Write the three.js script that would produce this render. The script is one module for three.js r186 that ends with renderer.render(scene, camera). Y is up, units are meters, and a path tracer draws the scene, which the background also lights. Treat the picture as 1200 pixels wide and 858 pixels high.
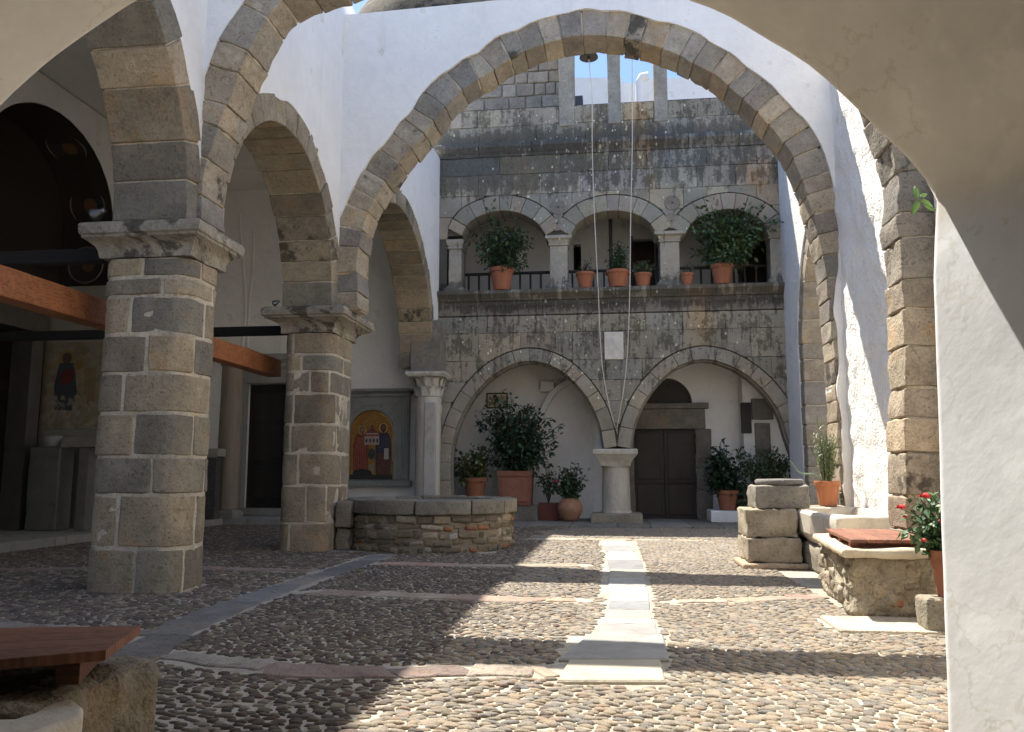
import * as THREE from 'three';
import { mergeGeometries, mergeVertices, toCreasedNormals } from 'three/addons/utils/BufferGeometryUtils.js';
import { ImprovedNoise } from 'three/addons/math/ImprovedNoise.js';

// ---------- camera, sky, sun, exposure ----------
const scene = new THREE.Scene();
const EYE = 1.25, FOCAL = 971;                       // metres; focal length in pixels of the 1200 x 858 photograph
const camera = new THREE.PerspectiveCamera(2 * Math.atan(429 / FOCAL) * 180 / Math.PI, 1024 / 732, 0.05, 300);
camera.position.set(0, EYE, 0);
camera.lookAt(-0.12159, EYE + 0.12969, -0.98407);
scene.add(camera);

const SX = 0.338, SZ = 0.38;                          // how far a shadow runs per metre of height: to the right, towards the camera
const sunDir = new THREE.Vector3(-SX, 1, -SZ).normalize();
function skyTexture() {
  const W = 512, H = 256, d = new Float32Array(W * H * 4);
  for (let j = 0; j < H; j++) for (let i = 0; i < W; i++) {
    const el = ((j + 0.5) / H - 0.5) * Math.PI, az = ((i + 0.5) / W - 0.5) * 2 * Math.PI;
    const dir = new THREE.Vector3(Math.cos(el) * Math.cos(az), Math.sin(el), Math.cos(el) * Math.sin(az));
    const up = Math.max(0, Math.sin(el)), hz = Math.exp(-up * 3.0);
    const c = Math.max(0, dir.dot(sunDir)), glow = 0.35 * Math.pow(c, 8) + 1.2 * Math.pow(c, 80);
    const k = (j * W + i) * 4, S = 1.36;
    d[k] = S * (0.078 + 0.125 * hz + glow * 0.76); d[k + 1] = S * (0.150 + 0.14 * hz + glow * 0.70); d[k + 2] = S * (0.318 + 0.12 * hz + glow * 0.58); d[k + 3] = 1;
    if (el < 0) { d[k] = 0.30; d[k + 1] = 0.28; d[k + 2] = 0.25; }
  }
  const t = new THREE.DataTexture(d, W, H, THREE.RGBAFormat, THREE.FloatType);
  t.mapping = THREE.EquirectangularReflectionMapping; t.magFilter = t.minFilter = THREE.LinearFilter; t.needsUpdate = true;
  return t;
}
scene.background = skyTexture();
scene.environment = scene.background;
const sun = new THREE.DirectionalLight(new THREE.Color(1.0, 0.925, 0.81), 4.65);
sun.position.copy(sunDir).multiplyScalar(40).add(new THREE.Vector3(0, 0, -12));
sun.target.position.set(0, 0, -12);
sun.castShadow = true;
Object.assign(sun.shadow.camera, { left: -20, right: 20, top: 20, bottom: -20, near: 1, far: 90 });
sun.shadow.mapSize.set(2048, 2048);
scene.add(sun, sun.target);
const renderer = new THREE.WebGLRenderer();
renderer.toneMapping = THREE.LinearToneMapping;
renderer.toneMappingExposure = 2.55;
renderer.shadowMap.enabled = true;

// ---------- pixels of the photograph to rays ----------
const AX = { F: [121, -127, FOCAL], U: null, R: null };
{ const l = Math.hypot(...AX.F); AX.F = AX.F.map(v => v / l); const p = Math.atan2(127, FOCAL); AX.U = [0, Math.cos(p), Math.sin(p)];
  const [a, b] = [AX.U, AX.F]; AX.R = [a[1] * b[2] - a[2] * b[1], a[2] * b[0] - a[0] * b[2], a[0] * b[1] - a[1] * b[0]]; }
const dot = (a, b) => a[0] * b[0] + a[1] * b[1] + a[2] * b[2];
function ray(px, py) { const d = [px - 600, 429 - py, FOCAL]; return [dot(d, AX.R), dot(d, AX.U), dot(d, AX.F)]; }
const onD = (px, py, D) => { const r = ray(px, py), t = D / r[2]; return [r[0] * t, EYE + r[1] * t]; };          // on a wall facing the camera at depth D: (x, y)
const onX = (px, py, X) => { const r = ray(px, py), t = X / r[0]; return [r[2] * t, EYE + r[1] * t]; };          // on a wall along the court at x = X: (depth, y)
const onY = (px, py, Y = 0) => { const r = ray(px, py), t = (Y - EYE) / r[1]; return [r[0] * t, r[2] * t]; };    // on level ground: (x, depth)
function toPixel(x, y, D) { const v = [x, y - EYE, D], c = [0, 1, 2].map(i => AX.R[i] * v[0] + AX.U[i] * v[1] + AX.F[i] * v[2]); return [600 + FOCAL * c[0] / c[2], 429 - FOCAL * c[1] / c[2]]; }

// ---------- helpers ----------
let seedState = 12345;
function rnd() { seedState = (seedState * 1664525 + 1013904223) >>> 0; return seedState / 4294967296; }
const rr = (a, b) => a + (b - a) * rnd();
const pick = a => a[Math.floor(rnd() * a.length)];
const noise3 = new ImprovedNoise();
const N3 = (x, y, z) => noise3.noise(x, y, z);
const fbm3 = (x, y, z) => N3(x, y, z) + 0.5 * N3(x * 2.1, y * 2.1, z * 2.1) + 0.25 * N3(x * 4.3, y * 4.3, z * 4.3);
const lerp = (a, b, t) => a + (b - a) * t, clamp = (v, a, b) => Math.min(b, Math.max(a, v));

const taken = {};
function numbered(n) { if (!(n in taken)) { taken[n] = 0; return n; } taken[n]++; return n + '_' + String(taken[n]).padStart(3, '0'); }
function shadows(m) { m.castShadow = true; m.receiveShadow = true; return m; }
function thing(name, label, category, pos = [0, 0, 0], group) {          // pos = x, y, depth
  const g = new THREE.Group(); g.name = numbered(name); g.position.set(pos[0], pos[1], -pos[2]);
  g.userData = { label, category }; if (group) g.userData.group = group;
  scene.add(g); return g;
}
function part(parent, name, geo, mat, kind) {                            // geometry in world metres, moved into the parent's axes
  const m = shadows(new THREE.Mesh(geo, mat)); m.name = name;
  let p = parent; while (p && p !== scene) { m.position.sub(p.position); p = p.parent; }
  if (kind) m.userData.kind = kind;
  parent.add(m); return m;
}
function single(name, geo, mat, label, category, group) {                // a thing that is one mesh
  const m = shadows(new THREE.Mesh(geo, mat)); m.name = numbered(name); m.userData = { label, category }; if (group) m.userData.group = group;
  scene.add(m); return m;
}
function structure(name, geo, mat) { const m = shadows(new THREE.Mesh(geo, mat)); m.name = numbered(name); m.userData = { kind: 'structure' }; scene.add(m); return m; }

function tint(geo, c) {
  const n = geo.attributes.position.count, a = new Float32Array(n * 3);
  for (let i = 0; i < n; i++) { a[3 * i] = c[0]; a[3 * i + 1] = c[1]; a[3 * i + 2] = c[2]; }
  geo.setAttribute('color', new THREE.BufferAttribute(a, 3)); return geo;
}
const vary = (c, v = 0.12, w = 0.04) => { const k = 1 + rr(-v, v), h = rr(-w, w); return [c[0] * k * (1 + h), c[1] * k, c[2] * k * (1 - h)]; };

// A worn stone: the rounded box 0..L, 0..H, 0..W, carried by map(x, y, z) to [x, y, depth]; faces keep uv in metres.
function stone(L, H, W, map, o = {}) {
  const r = Math.min(o.r ?? 0.014, L / 3, H / 3, W / 3), seg = o.seg ?? [1, 1, 1], amp = o.amp ?? 0.004, fs = o.fs ?? 5, so = rnd() * 50;
  const ax = (len, n) => { const a = [0, r]; for (let i = 1; i < n; i++) a.push(r + (len - 2 * r) * i / n); a.push(len - r, len); return a; };
  const A = [ax(L, seg[0]), ax(H, seg[1]), ax(W, seg[2])], dims = [L, H, W];
  const pos = [], uv = [], idx = [], keys = new Map(), keyOf = [];
  const uo = o.uv0 ?? [rnd() * 3, rnd() * 3];
  for (let f = 0; f < 6; f++) {
    if (o.skip && o.skip.includes(f)) continue;
    const a = f >> 1, s = f & 1, b = (a + 1) % 3, c = (a + 2) % 3, nb = A[b].length, nc = A[c].length, base = pos.length / 3;
    for (let j = 0; j < nc; j++) for (let i = 0; i < nb; i++) {
      const p = [0, 0, 0]; p[a] = s ? dims[a] : 0; p[b] = A[b][i]; p[c] = A[c][j];
      const q = p.map((v, k) => clamp(v, r, dims[k] - r)), d = p.map((v, k) => v - q[k]), l = Math.hypot(...d);
      const e = l > 1e-9 ? p.map((v, k) => q[k] + d[k] / l * r) : p;
      const out = l > 1e-9 ? d.map(v => v / l) : [0, 0, 0];
      const w0 = map(e[0], e[1], e[2]);
      const n = amp ? amp * fbm3(w0[0] * fs + so, w0[1] * fs + so, w0[2] * fs) * 1.3 : 0;
      const w = n ? map(e[0] + out[0] * n, e[1] + out[1] * n, e[2] + out[2] * n) : w0;
      pos.push(w[0], w[1], -w[2]);
      uv.push(...(o.uv ? o.uv(w) : a === 0 ? [p[2] + uo[0], p[1] + uo[1]] : a === 1 ? [p[0] + uo[0], p[2] + uo[1]] : [p[0] + uo[0], p[1] + uo[1]]));
      keyOf.push(p.map(v => Math.round(v * 1e4)).join());
    }
    for (let j = 0; j < nc - 1; j++) for (let i = 0; i < nb - 1; i++) {
      const v = base + j * nb + i, t = [v, v + 1, v + nb + 1, v + nb];
      if (s) idx.push(t[0], t[1], t[2], t[0], t[2], t[3]); else idx.push(t[0], t[2], t[1], t[0], t[3], t[2]);
    }
  }
  // outward faces: check the handedness of the map once
  const c0 = [0, 0, 0]; for (let i = 0; i < pos.length; i++) c0[i % 3] += pos[i] / (pos.length / 3);
  let vol = 0; const P = i => [pos[3 * i] - c0[0], pos[3 * i + 1] - c0[1], pos[3 * i + 2] - c0[2]];
  const nor = new Float64Array(pos.length), acc = new Map();
  const fn = [];
  for (let t = 0; t < idx.length; t += 3) {
    const a = P(idx[t]), b = P(idx[t + 1]), c = P(idx[t + 2]);
    const u = [b[0] - a[0], b[1] - a[1], b[2] - a[2]], v = [c[0] - a[0], c[1] - a[1], c[2] - a[2]];
    const n = [u[1] * v[2] - u[2] * v[1], u[2] * v[0] - u[0] * v[2], u[0] * v[1] - u[1] * v[0]]; fn.push(n);
    vol += dot(a, n);
  }
  const flip = vol < 0 ? -1 : 1;
  for (let t = 0; t < idx.length; t += 3) {
    if (flip < 0) { const x = idx[t + 1]; idx[t + 1] = idx[t + 2]; idx[t + 2] = x; }
    for (let k = 0; k < 3; k++) { const key = keyOf[idx[t + k]]; let s = acc.get(key); if (!s) acc.set(key, s = [0, 0, 0]); const n = fn[t / 3]; s[0] += flip * n[0]; s[1] += flip * n[1]; s[2] += flip * n[2]; }
  }
  for (let i = 0; i < keyOf.length; i++) { const s = acc.get(keyOf[i]) ?? [0, 1, 0], l = Math.hypot(...s) || 1; nor[3 * i] = s[0] / l; nor[3 * i + 1] = s[1] / l; nor[3 * i + 2] = s[2] / l; }
  const g = new THREE.BufferGeometry();
  g.setAttribute('position', new THREE.Float32BufferAttribute(pos, 3)); g.setAttribute('normal', new THREE.Float32BufferAttribute(nor, 3));
  g.setAttribute('uv', new THREE.Float32BufferAttribute(uv, 2)); g.setIndex(idx);
  return tint(g, o.c ?? [1, 1, 1]);
}
// axis-aligned worn box: x0..x1, y0..y1, depth D0..D1
const boxStone = (x0, x1, y0, y1, D0, D1, o = {}) => stone(x1 - x0, y1 - y0, D1 - D0, (a, b, c) => [x0 + a, y0 + b, D0 + c], o);
// box turned about the upright axis at its base centre
function turnedStone(cx, y0, cD, L, H, W, ang, o = {}) { const s = Math.sin(ang), k = Math.cos(ang); return stone(L, H, W, (a, b, c) => { const u = a - L / 2, v = c - W / 2; return [cx + u * k - v * s, y0 + b, cD + u * s + v * k]; }, o); }

// rings of a moulding round a rectangle: profile = [[outward offset, y], ...]
function rectMould(x0, x1, D0, D1, profile, o = {}) {
  const n = o.seg ?? 5, amp = o.amp ?? 0.004, pos = [], uv = [], idx = [];
  const so = rnd() * 30; let run = 0;
  const rings = profile.map(([off, y], k) => {
    if (k) run += Math.hypot(off - profile[k - 1][0], y - profile[k - 1][1]);
    const a = [x0 - off, x1 + off, D0 - off, D1 + off], c = [[a[0], a[2]], [a[1], a[2]], [a[1], a[3]], [a[0], a[3]]], ring = [];
    let u = 0;
    for (let s = 0; s < 4; s++) for (let i = 0; i <= n; i++) {
      const t = i / n, p = c[s], q = c[(s + 1) % 4], x = lerp(p[0], q[0], t), D = lerp(p[1], q[1], t), d = amp * fbm3(x * 4 + so, y * 4, D * 4);
      if (i) u += Math.hypot(q[0] - p[0], q[1] - p[1]) / n;
      ring.push(pos.length / 3); pos.push(x + d, y + d * 0.7, -(D + d)); uv.push(u, run);
    }
    return ring;
  });
  const m = rings[0].length;
  for (let k = 0; k + 1 < rings.length; k++) for (let i = 0; i < m - 1; i++) { if (i % (n + 1) === n) continue; const a = rings[k][i], b = rings[k][i + 1], c = rings[k + 1][i + 1], d = rings[k + 1][i]; idx.push(a, b, c, a, c, d); }
  for (const [ring, up] of [[rings[0], 0], [rings[rings.length - 1], 1]]) { if (o.open) break; const q = [0, n + 1, 2 * n + 2, 3 * n + 3].map(i => ring[i]); up ? idx.push(q[0], q[1], q[2], q[0], q[2], q[3]) : idx.push(q[0], q[2], q[1], q[0], q[3], q[2]); }
  let g = new THREE.BufferGeometry(); g.setAttribute('position', new THREE.Float32BufferAttribute(pos, 3)); g.setAttribute('uv', new THREE.Float32BufferAttribute(uv, 2)); g.setIndex(idx);
  g = toCreasedNormals(g, 0.5); return tint(g, o.c ?? [1, 1, 1]);
}
function lathe(points, x, D, o = {}) { const g = new THREE.LatheGeometry(points.map(p => new THREE.Vector2(p[0], p[1])), o.n ?? 28); const u = g.attributes.uv, s = o.uvs ?? 1; for (let i = 0; i < u.count; i++) u.setXY(i, u.getX(i) * 2 * s, u.getY(i) * s);
  if (o.amp) { const p = g.attributes.position; for (let i = 0; i < p.count; i++) { const a = p.getX(i), b = p.getY(i), c = p.getZ(i), k = 1 + o.amp * fbm3(a * 6 + 3, b * 6, c * 6); p.setXYZ(i, a * k, b, c * k); } g.computeVertexNormals(); }
  g.translate(x, 0, -D); return tint(g, o.c ?? [1, 1, 1]); }
function tube(pts, r, o = {}) { const c = new THREE.CatmullRomCurve3(pts.map(p => new THREE.Vector3(p[0], p[1], -p[2])), false, 'centripetal'); return tint(new THREE.TubeGeometry(c, o.n ?? 16, r, o.m ?? 6), o.c ?? [1, 1, 1]); }

// an outline walked by length, with its left-hand normal; pts = [[s, y], ...]
class Path {
  constructor(pts, smooth = true) {
    let P = pts; if (smooth) { const c = new THREE.CatmullRomCurve3(pts.map(p => new THREE.Vector3(p[0], p[1], 0)), false, 'centripetal'); P = c.getPoints(pts.length * 14).map(v => [v.x, v.y]); }
    this.P = P; this.l = [0]; for (let i = 1; i < P.length; i++) this.l.push(this.l[i - 1] + Math.hypot(P[i][0] - P[i - 1][0], P[i][1] - P[i - 1][1])); this.len = this.l[this.l.length - 1];
  }
  at(s, off = 0) {
    const { P, l } = this; let i = 1; while (i < P.length - 1 && l[i] < s) i++;
    const t = (s - l[i - 1]) / (l[i] - l[i - 1] || 1), a = P[i - 1], b = P[i];
    const tan = k => { const u = P[Math.max(0, k - 1)], v = P[Math.min(P.length - 1, k + 1)], d = [v[0] - u[0], v[1] - u[1]], m = Math.hypot(...d) || 1; return [d[0] / m, d[1] / m]; };
    const ta = tan(i - 1), tb = tan(i), tx = lerp(ta[0], tb[0], t), ty = lerp(ta[1], tb[1], t), m = Math.hypot(tx, ty) || 1;
    return [lerp(a[0], b[0], t) - ty / m * off, lerp(a[1], b[1], t) + tx / m * off];
  }
  offset(off, n = 60, jit = 0) { const a = []; for (let i = 0; i <= n; i++) { const s = this.len * i / n; a.push(this.at(s, (typeof off === 'function' ? off(s / this.len) : off) + (jit ? jit * N3(s * 3.1, this.len * 1.7, 4.5) * 2 : 0))); } return a; }
}
const arcPts = (c, y, a, b, n = 24, t0 = Math.PI, t1 = 0) => { const p = []; for (let i = 0; i <= n; i++) { const t = lerp(t0, t1, i / n); p.push([c + a * Math.cos(t), y + b * Math.sin(t)]); } return p; };
// voussoirs along a path (left to right, arch above): axis 'x' = arch across the court (depth d0..d1), axis 'D' = arch along the court (x from d0..d1)
function voussoirs(parent, path, thick, n, d0, d1, axis, mat, colour, o = {}) {
  const cuts = [0]; for (let i = 1; i < n; i++) cuts.push(path.len * (i + rr(-0.16, 0.16)) / n); cuts.push(path.len);
  const gap = o.gap ?? 0.012;
  for (let i = 0; i < n; i++) {
    const s0 = cuts[i] + gap / 2, s1 = cuts[i + 1] - gap / 2, t = thick * (o.even ? 1 : rr(0.9, 1.12)), e = rr(-1, 1) * (o.proud ?? 0.012), f = rr(0, 1) * (o.drop ?? 0.01);
    const g = stone(s1 - s0, t + f, d1 - d0 + 2 * e, (a, b, c) => { const [s, y] = path.at(s0 + a, b - f), d = d0 - e + c; return axis === 'x' ? [s, y, d] : [d, y, s]; },
      { r: o.r ?? 0.02, seg: o.seg ?? [3, 2, 3], amp: o.amp ?? 0.008, fs: o.fs ?? 4, c: vary(pick(colour), o.v ?? 0.1, 0.04), uv: o.uv });
    part(parent, 'voussoir', g, o.mix ? (v => v < o.mix[0] ? M.crust : v < o.mix[0] + o.mix[1] ? M.rust : mat)(rnd()) : mat);
  }
  const core = (inset) => { const N = 40, inn = path.offset(0.02 + inset, N), out = path.offset(thick * 0.86, N), sh = new THREE.Shape(); [...inn, ...out.reverse()].forEach((p, i) => i ? sh.lineTo(...p) : sh.moveTo(...p)); return sh; };
  if (o.mortar) part(parent, 'mortar_bed', slab(core(0.004), d0 + 0.025, d1 - 0.025, axis, o.mortarC), o.mortar);
}
// an outline (s, y) given thickness: axis 'x' -> s is x, thickness in depth d0..d1; axis 'D' -> s is depth, thickness in x d0..d1
function slab(shape, d0, d1, axis, c = [1, 1, 1], bev = 0) {
  const g = new THREE.ExtrudeGeometry(shape, { depth: d1 - d0 - 2 * bev, bevelEnabled: bev > 0, bevelSize: bev, bevelThickness: bev, bevelSegments: 1, bevelOffset: -bev, curveSegments: 24 });
  if (bev) g.translate(0, 0, bev);
  if (axis === 'x') g.translate(0, 0, -d1);                                             // z = -D
  else { g.applyMatrix4(new THREE.Matrix4().set(0, 0, 1, d0, 0, 1, 0, 0, -1, 0, 0, 0, 0, 0, 0, 1)); }   // (s,y,t) -> (d0+t, y, -s)
  return tint(g, c);
}
function shapeOf(pts, holes = []) { const s = new THREE.Shape(); pts.forEach((p, i) => i ? s.lineTo(p[0], p[1]) : s.moveTo(p[0], p[1])); for (const h of holes) { const q = new THREE.Path(); h.forEach((p, i) => i ? q.lineTo(p[0], p[1]) : q.moveTo(p[0], p[1])); s.holes.push(q); } return s; }

// ---------- textures ----------
function field(size, period, oct, seed, gain = 0.5) {                    // tileable noise, about -1..1
  const out = new Float32Array(size * size); let amp = 1, per = period, tot = 0, s = seed * 7919 + 13;
  for (let o = 0; o < oct; o++) {
    const lat = new Float32Array(per * per); for (let i = 0; i < lat.length; i++) { s = (s * 1664525 + 1013904223) >>> 0; lat[i] = s / 2147483648 - 1; }
    for (let j = 0; j < size; j++) { const y = j / size * per, y0 = Math.floor(y), fy = y - y0, wy = fy * fy * (3 - 2 * fy), r0 = (y0 % per) * per, r1 = ((y0 + 1) % per) * per;
      for (let i = 0; i < size; i++) { const x = i / size * per, x0 = Math.floor(x), fx = x - x0, wx = fx * fx * (3 - 2 * fx), a = x0 % per, b = (x0 + 1) % per;
        out[j * size + i] += amp * lerp(lerp(lat[r0 + a], lat[r0 + b], wx), lerp(lat[r1 + a], lat[r1 + b], wx), wy); } }
    tot += amp; amp *= gain; per *= 2; if (per > size / 2) break;
  }
  for (let i = 0; i < out.length; i++) out[i] /= tot * 0.62; return out;
}
function dataTex(size, fn, metres, srgb) {
  const d = new Uint8Array(size * size * 4);
  for (let i = 0; i < size * size; i++) { const c = fn(i, (i % size) / size, Math.floor(i / size) / size); for (let k = 0; k < 3; k++) { let v = clamp(Array.isArray(c) ? c[k] : c, 0, 1); if (srgb) v = v <= 0.0031308 ? v * 12.92 : 1.055 * Math.pow(v, 1 / 2.4) - 0.055; d[4 * i + k] = Math.round(v * 255); } d[4 * i + 3] = 255; }
  const t = new THREE.DataTexture(d, size, size, THREE.RGBAFormat); t.wrapS = t.wrapT = THREE.RepeatWrapping; t.magFilter = THREE.LinearFilter; t.minFilter = THREE.LinearMipmapLinearFilter; t.generateMipmaps = true;
  if (srgb) t.colorSpace = THREE.SRGBColorSpace; t.repeat.set(1 / metres, 1 / metres); t.needsUpdate = true; return t;
}
const F1 = field(1024, 6, 7, 1, 0.6), F2 = field(1024, 40, 5, 2, 0.65), F3 = field(1024, 128, 3, 3, 0.7), F4 = field(1024, 4, 5, 4), F5 = field(1024, 12, 6, 5, 0.62);
// volcanic building stone: mottled grain with pits and pale and rusty patches (multiplies the tint)
const ss = (a, b, v) => { const t = clamp((v - a) / (b - a), 0, 1); return t * t * (3 - 2 * t); };
const stoneMap = dataTex(1024, i => { const m = 0.80 + 0.19 * F1[i] + 0.16 * F2[i] + 0.14 * F3[i], pit = ss(0.52, 0.8, F2[i] + 0.4 * F3[i]), pale = ss(0.35, 0.8, F5[i]) * 0.16, rust = ss(0.45, 0.95, F4[i] + 0.35 * F5[i]); const k = m * (1 - 0.45 * pit) + pale; return [k * (1 + 0.12 * rust), k * (1 - 0.02 * rust), k * (1 - 0.16 * rust)]; }, 1.9, true);
const stoneBump = dataTex(1024, i => 0.5 + 0.18 * F1[i] + 0.16 * F2[i] + 0.08 * F3[i] - 0.3 * ss(0.5, 0.8, F2[i] + 0.4 * F3[i]), 1.9);
const crustMap = dataTex(1024, i => { const m = 0.80 + 0.19 * F1[i] + 0.16 * F2[i] + 0.13 * F3[i], crust = ss(0.05, 0.5, F5[i] * 0.7 + F4[i] * 0.5 + 0.25 * F2[i]), pale = ss(0.3, 0.7, F1[i]) * 0.2; const k = (m + pale) * lerp(1, 0.26, crust); return [k, k * 0.99, k * 0.96]; }, 2.7, true);
const rustMap = dataTex(1024, i => { const m = 0.80 + 0.19 * F1[i] + 0.16 * F2[i] + 0.13 * F3[i], r = ss(-0.1, 0.5, F5[i] * 0.7 + F4[i] * 0.6), pit = ss(0.5, 0.8, F2[i]); const k = m * (1 - 0.4 * pit); return [k * (1 + 0.05 * r), k * (1 - 0.06 * r), k * (1 - 0.22 * r)]; }, 2.3, true);
const plasterMap = dataTex(1024, i => { const x = i % 1024, y = i >> 10, run = F5[((y >> 3) << 10) + x] , k = 0.93 + 0.035 * F1[i] + 0.03 * F5[i] + 0.02 * F2[i], st = ss(0.35, 1.0, F4[i] * 0.7 + F5[i] * 0.5) * 0.07 + ss(0.45, 0.9, run + 0.3 * F4[i]) * 0.05, chip = ss(0.78, 0.92, F5[i] + 0.25 * F2[i]) * 0.12; return [k - st - chip, k - st * 1.12 - chip * 1.1, k - st * 1.4 - chip * 1.3]; }, 4.3, true);
const plasterBump = dataTex(1024, i => 0.5 + 0.2 * F4[i] + 0.17 * F5[i] + 0.06 * F2[i], 3.1);
const creamMap = dataTex(1024, i => { const k = 0.90 + 0.06 * F1[i] + 0.05 * F5[i] + 0.03 * F2[i], st = ss(0.15, 0.9, F4[i] + 0.45 * F5[i]) * 0.15 + ss(0.9, 0.99, 1 - Math.abs(F4[i] + 0.6 * F5[i] - 0.2) * 2.2) * 0.10, pa = ss(0.35, 0.8, F5[i] - 0.2 * F4[i]) * 0.07; return [k - st + pa, k - st * 1.2 + pa, k - st * 1.6 + pa]; }, 3.7, true);
const roughBump = dataTex(1024, i => 0.5 + 0.2 * F1[i] + 0.2 * F5[i] + 0.12 * F2[i] - 0.25 * ss(0.25, 0.5, F5[i] + 0.2 * F2[i]), 1.7);
const marbleMap = dataTex(1024, i => { const v = Math.pow(Math.max(0, 1 - Math.abs(F4[i] + 0.35 * F5[i])), 6), st = ss(0.3, 0.9, F5[i] + 0.4 * F1[i]), k = 0.90 - 0.14 * v + 0.09 * F1[i] + 0.05 * F2[i] - 0.16 * st - 0.12 * ss(0.5, 0.9, F2[i]); return [k, k * (0.985 - 0.02 * st), k * (0.955 - 0.06 * st)]; }, 2.2, true);
const woodF = field(1024, 3, 4, 9), woodG = field(1024, 64, 3, 10);
const woodMap = dataTex(1024, (i, u, v) => { const g = Math.sin((v * 46 + 2.2 * woodF[i] + 0.4 * Math.sin(u * 12.566)) * 6.283) * 0.5 + 0.5; const j = Math.floor(v * 1024) * 1024 + (Math.floor(u * 90) * 7) % 1024, k = 0.66 + 0.22 * g + 0.22 * woodG[j] + 0.14 * F1[i] + 0.1 * woodF[i] - 0.25 * ss(0.75, 0.95, F5[i]); return [k, k * 0.95, k * 0.90]; }, 1.3, true);
const clayMap = dataTex(512, i => { const q = (Math.floor(i / 512) * 2) * 1024 + (i % 512) * 2, k = 0.85 + 0.12 * F1[q] + 0.06 * F2[q], w = ss(0.5, 1.0, F5[q]) * 0.2; return [k, k + w * 0.5, k + w * 0.7]; }, 0.9, true);

const M = {};
const std = (o) => new THREE.MeshStandardMaterial({ roughness: 0.92, vertexColors: true, ...o });
M.stone = std({ map: stoneMap, bumpMap: stoneBump, bumpScale: 0.022, roughness: 0.95 });
M.crust = std({ map: crustMap, bumpMap: stoneBump, bumpScale: 0.022, roughness: 0.95 });
M.rust = std({ map: rustMap, bumpMap: stoneBump, bumpScale: 0.022, roughness: 0.95 });
M.mortar = std({ color: new THREE.Color().setRGB(0.64, 0.555, 0.42), map: stoneMap, bumpMap: stoneBump, bumpScale: 0.012, roughness: 1 });
M.plaster = std({ color: new THREE.Color().setRGB(0.87, 0.84, 0.785), map: plasterMap, bumpMap: plasterBump, bumpScale: 0.03, roughness: 0.9 });
M.cream = std({ color: new THREE.Color().setRGB(0.83, 0.775, 0.67), map: creamMap, bumpMap: plasterBump, bumpScale: 0.012, roughness: 0.9 });
M.flaked = std({ color: new THREE.Color().setRGB(0.88, 0.86, 0.82), map: plasterMap, bumpMap: roughBump, bumpScale: 0.045, roughness: 0.92 });
M.marble = std({ map: marbleMap, bumpMap: stoneBump, bumpScale: 0.008, roughness: 0.75 });
M.wood = std({ map: woodMap, bumpMap: woodMap, bumpScale: 0.002, roughness: 0.62 });
M.clay = std({ map: clayMap, bumpMap: stoneBump, bumpScale: 0.003, roughness: 0.9 });
M.dark = std({ roughness: 0.6 });
M.metal = std({ roughness: 0.45, metalness: 0.8 });
M.leaf = std({ roughness: 0.55, side: THREE.DoubleSide });
M.rope = std({ roughness: 1 });
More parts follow.
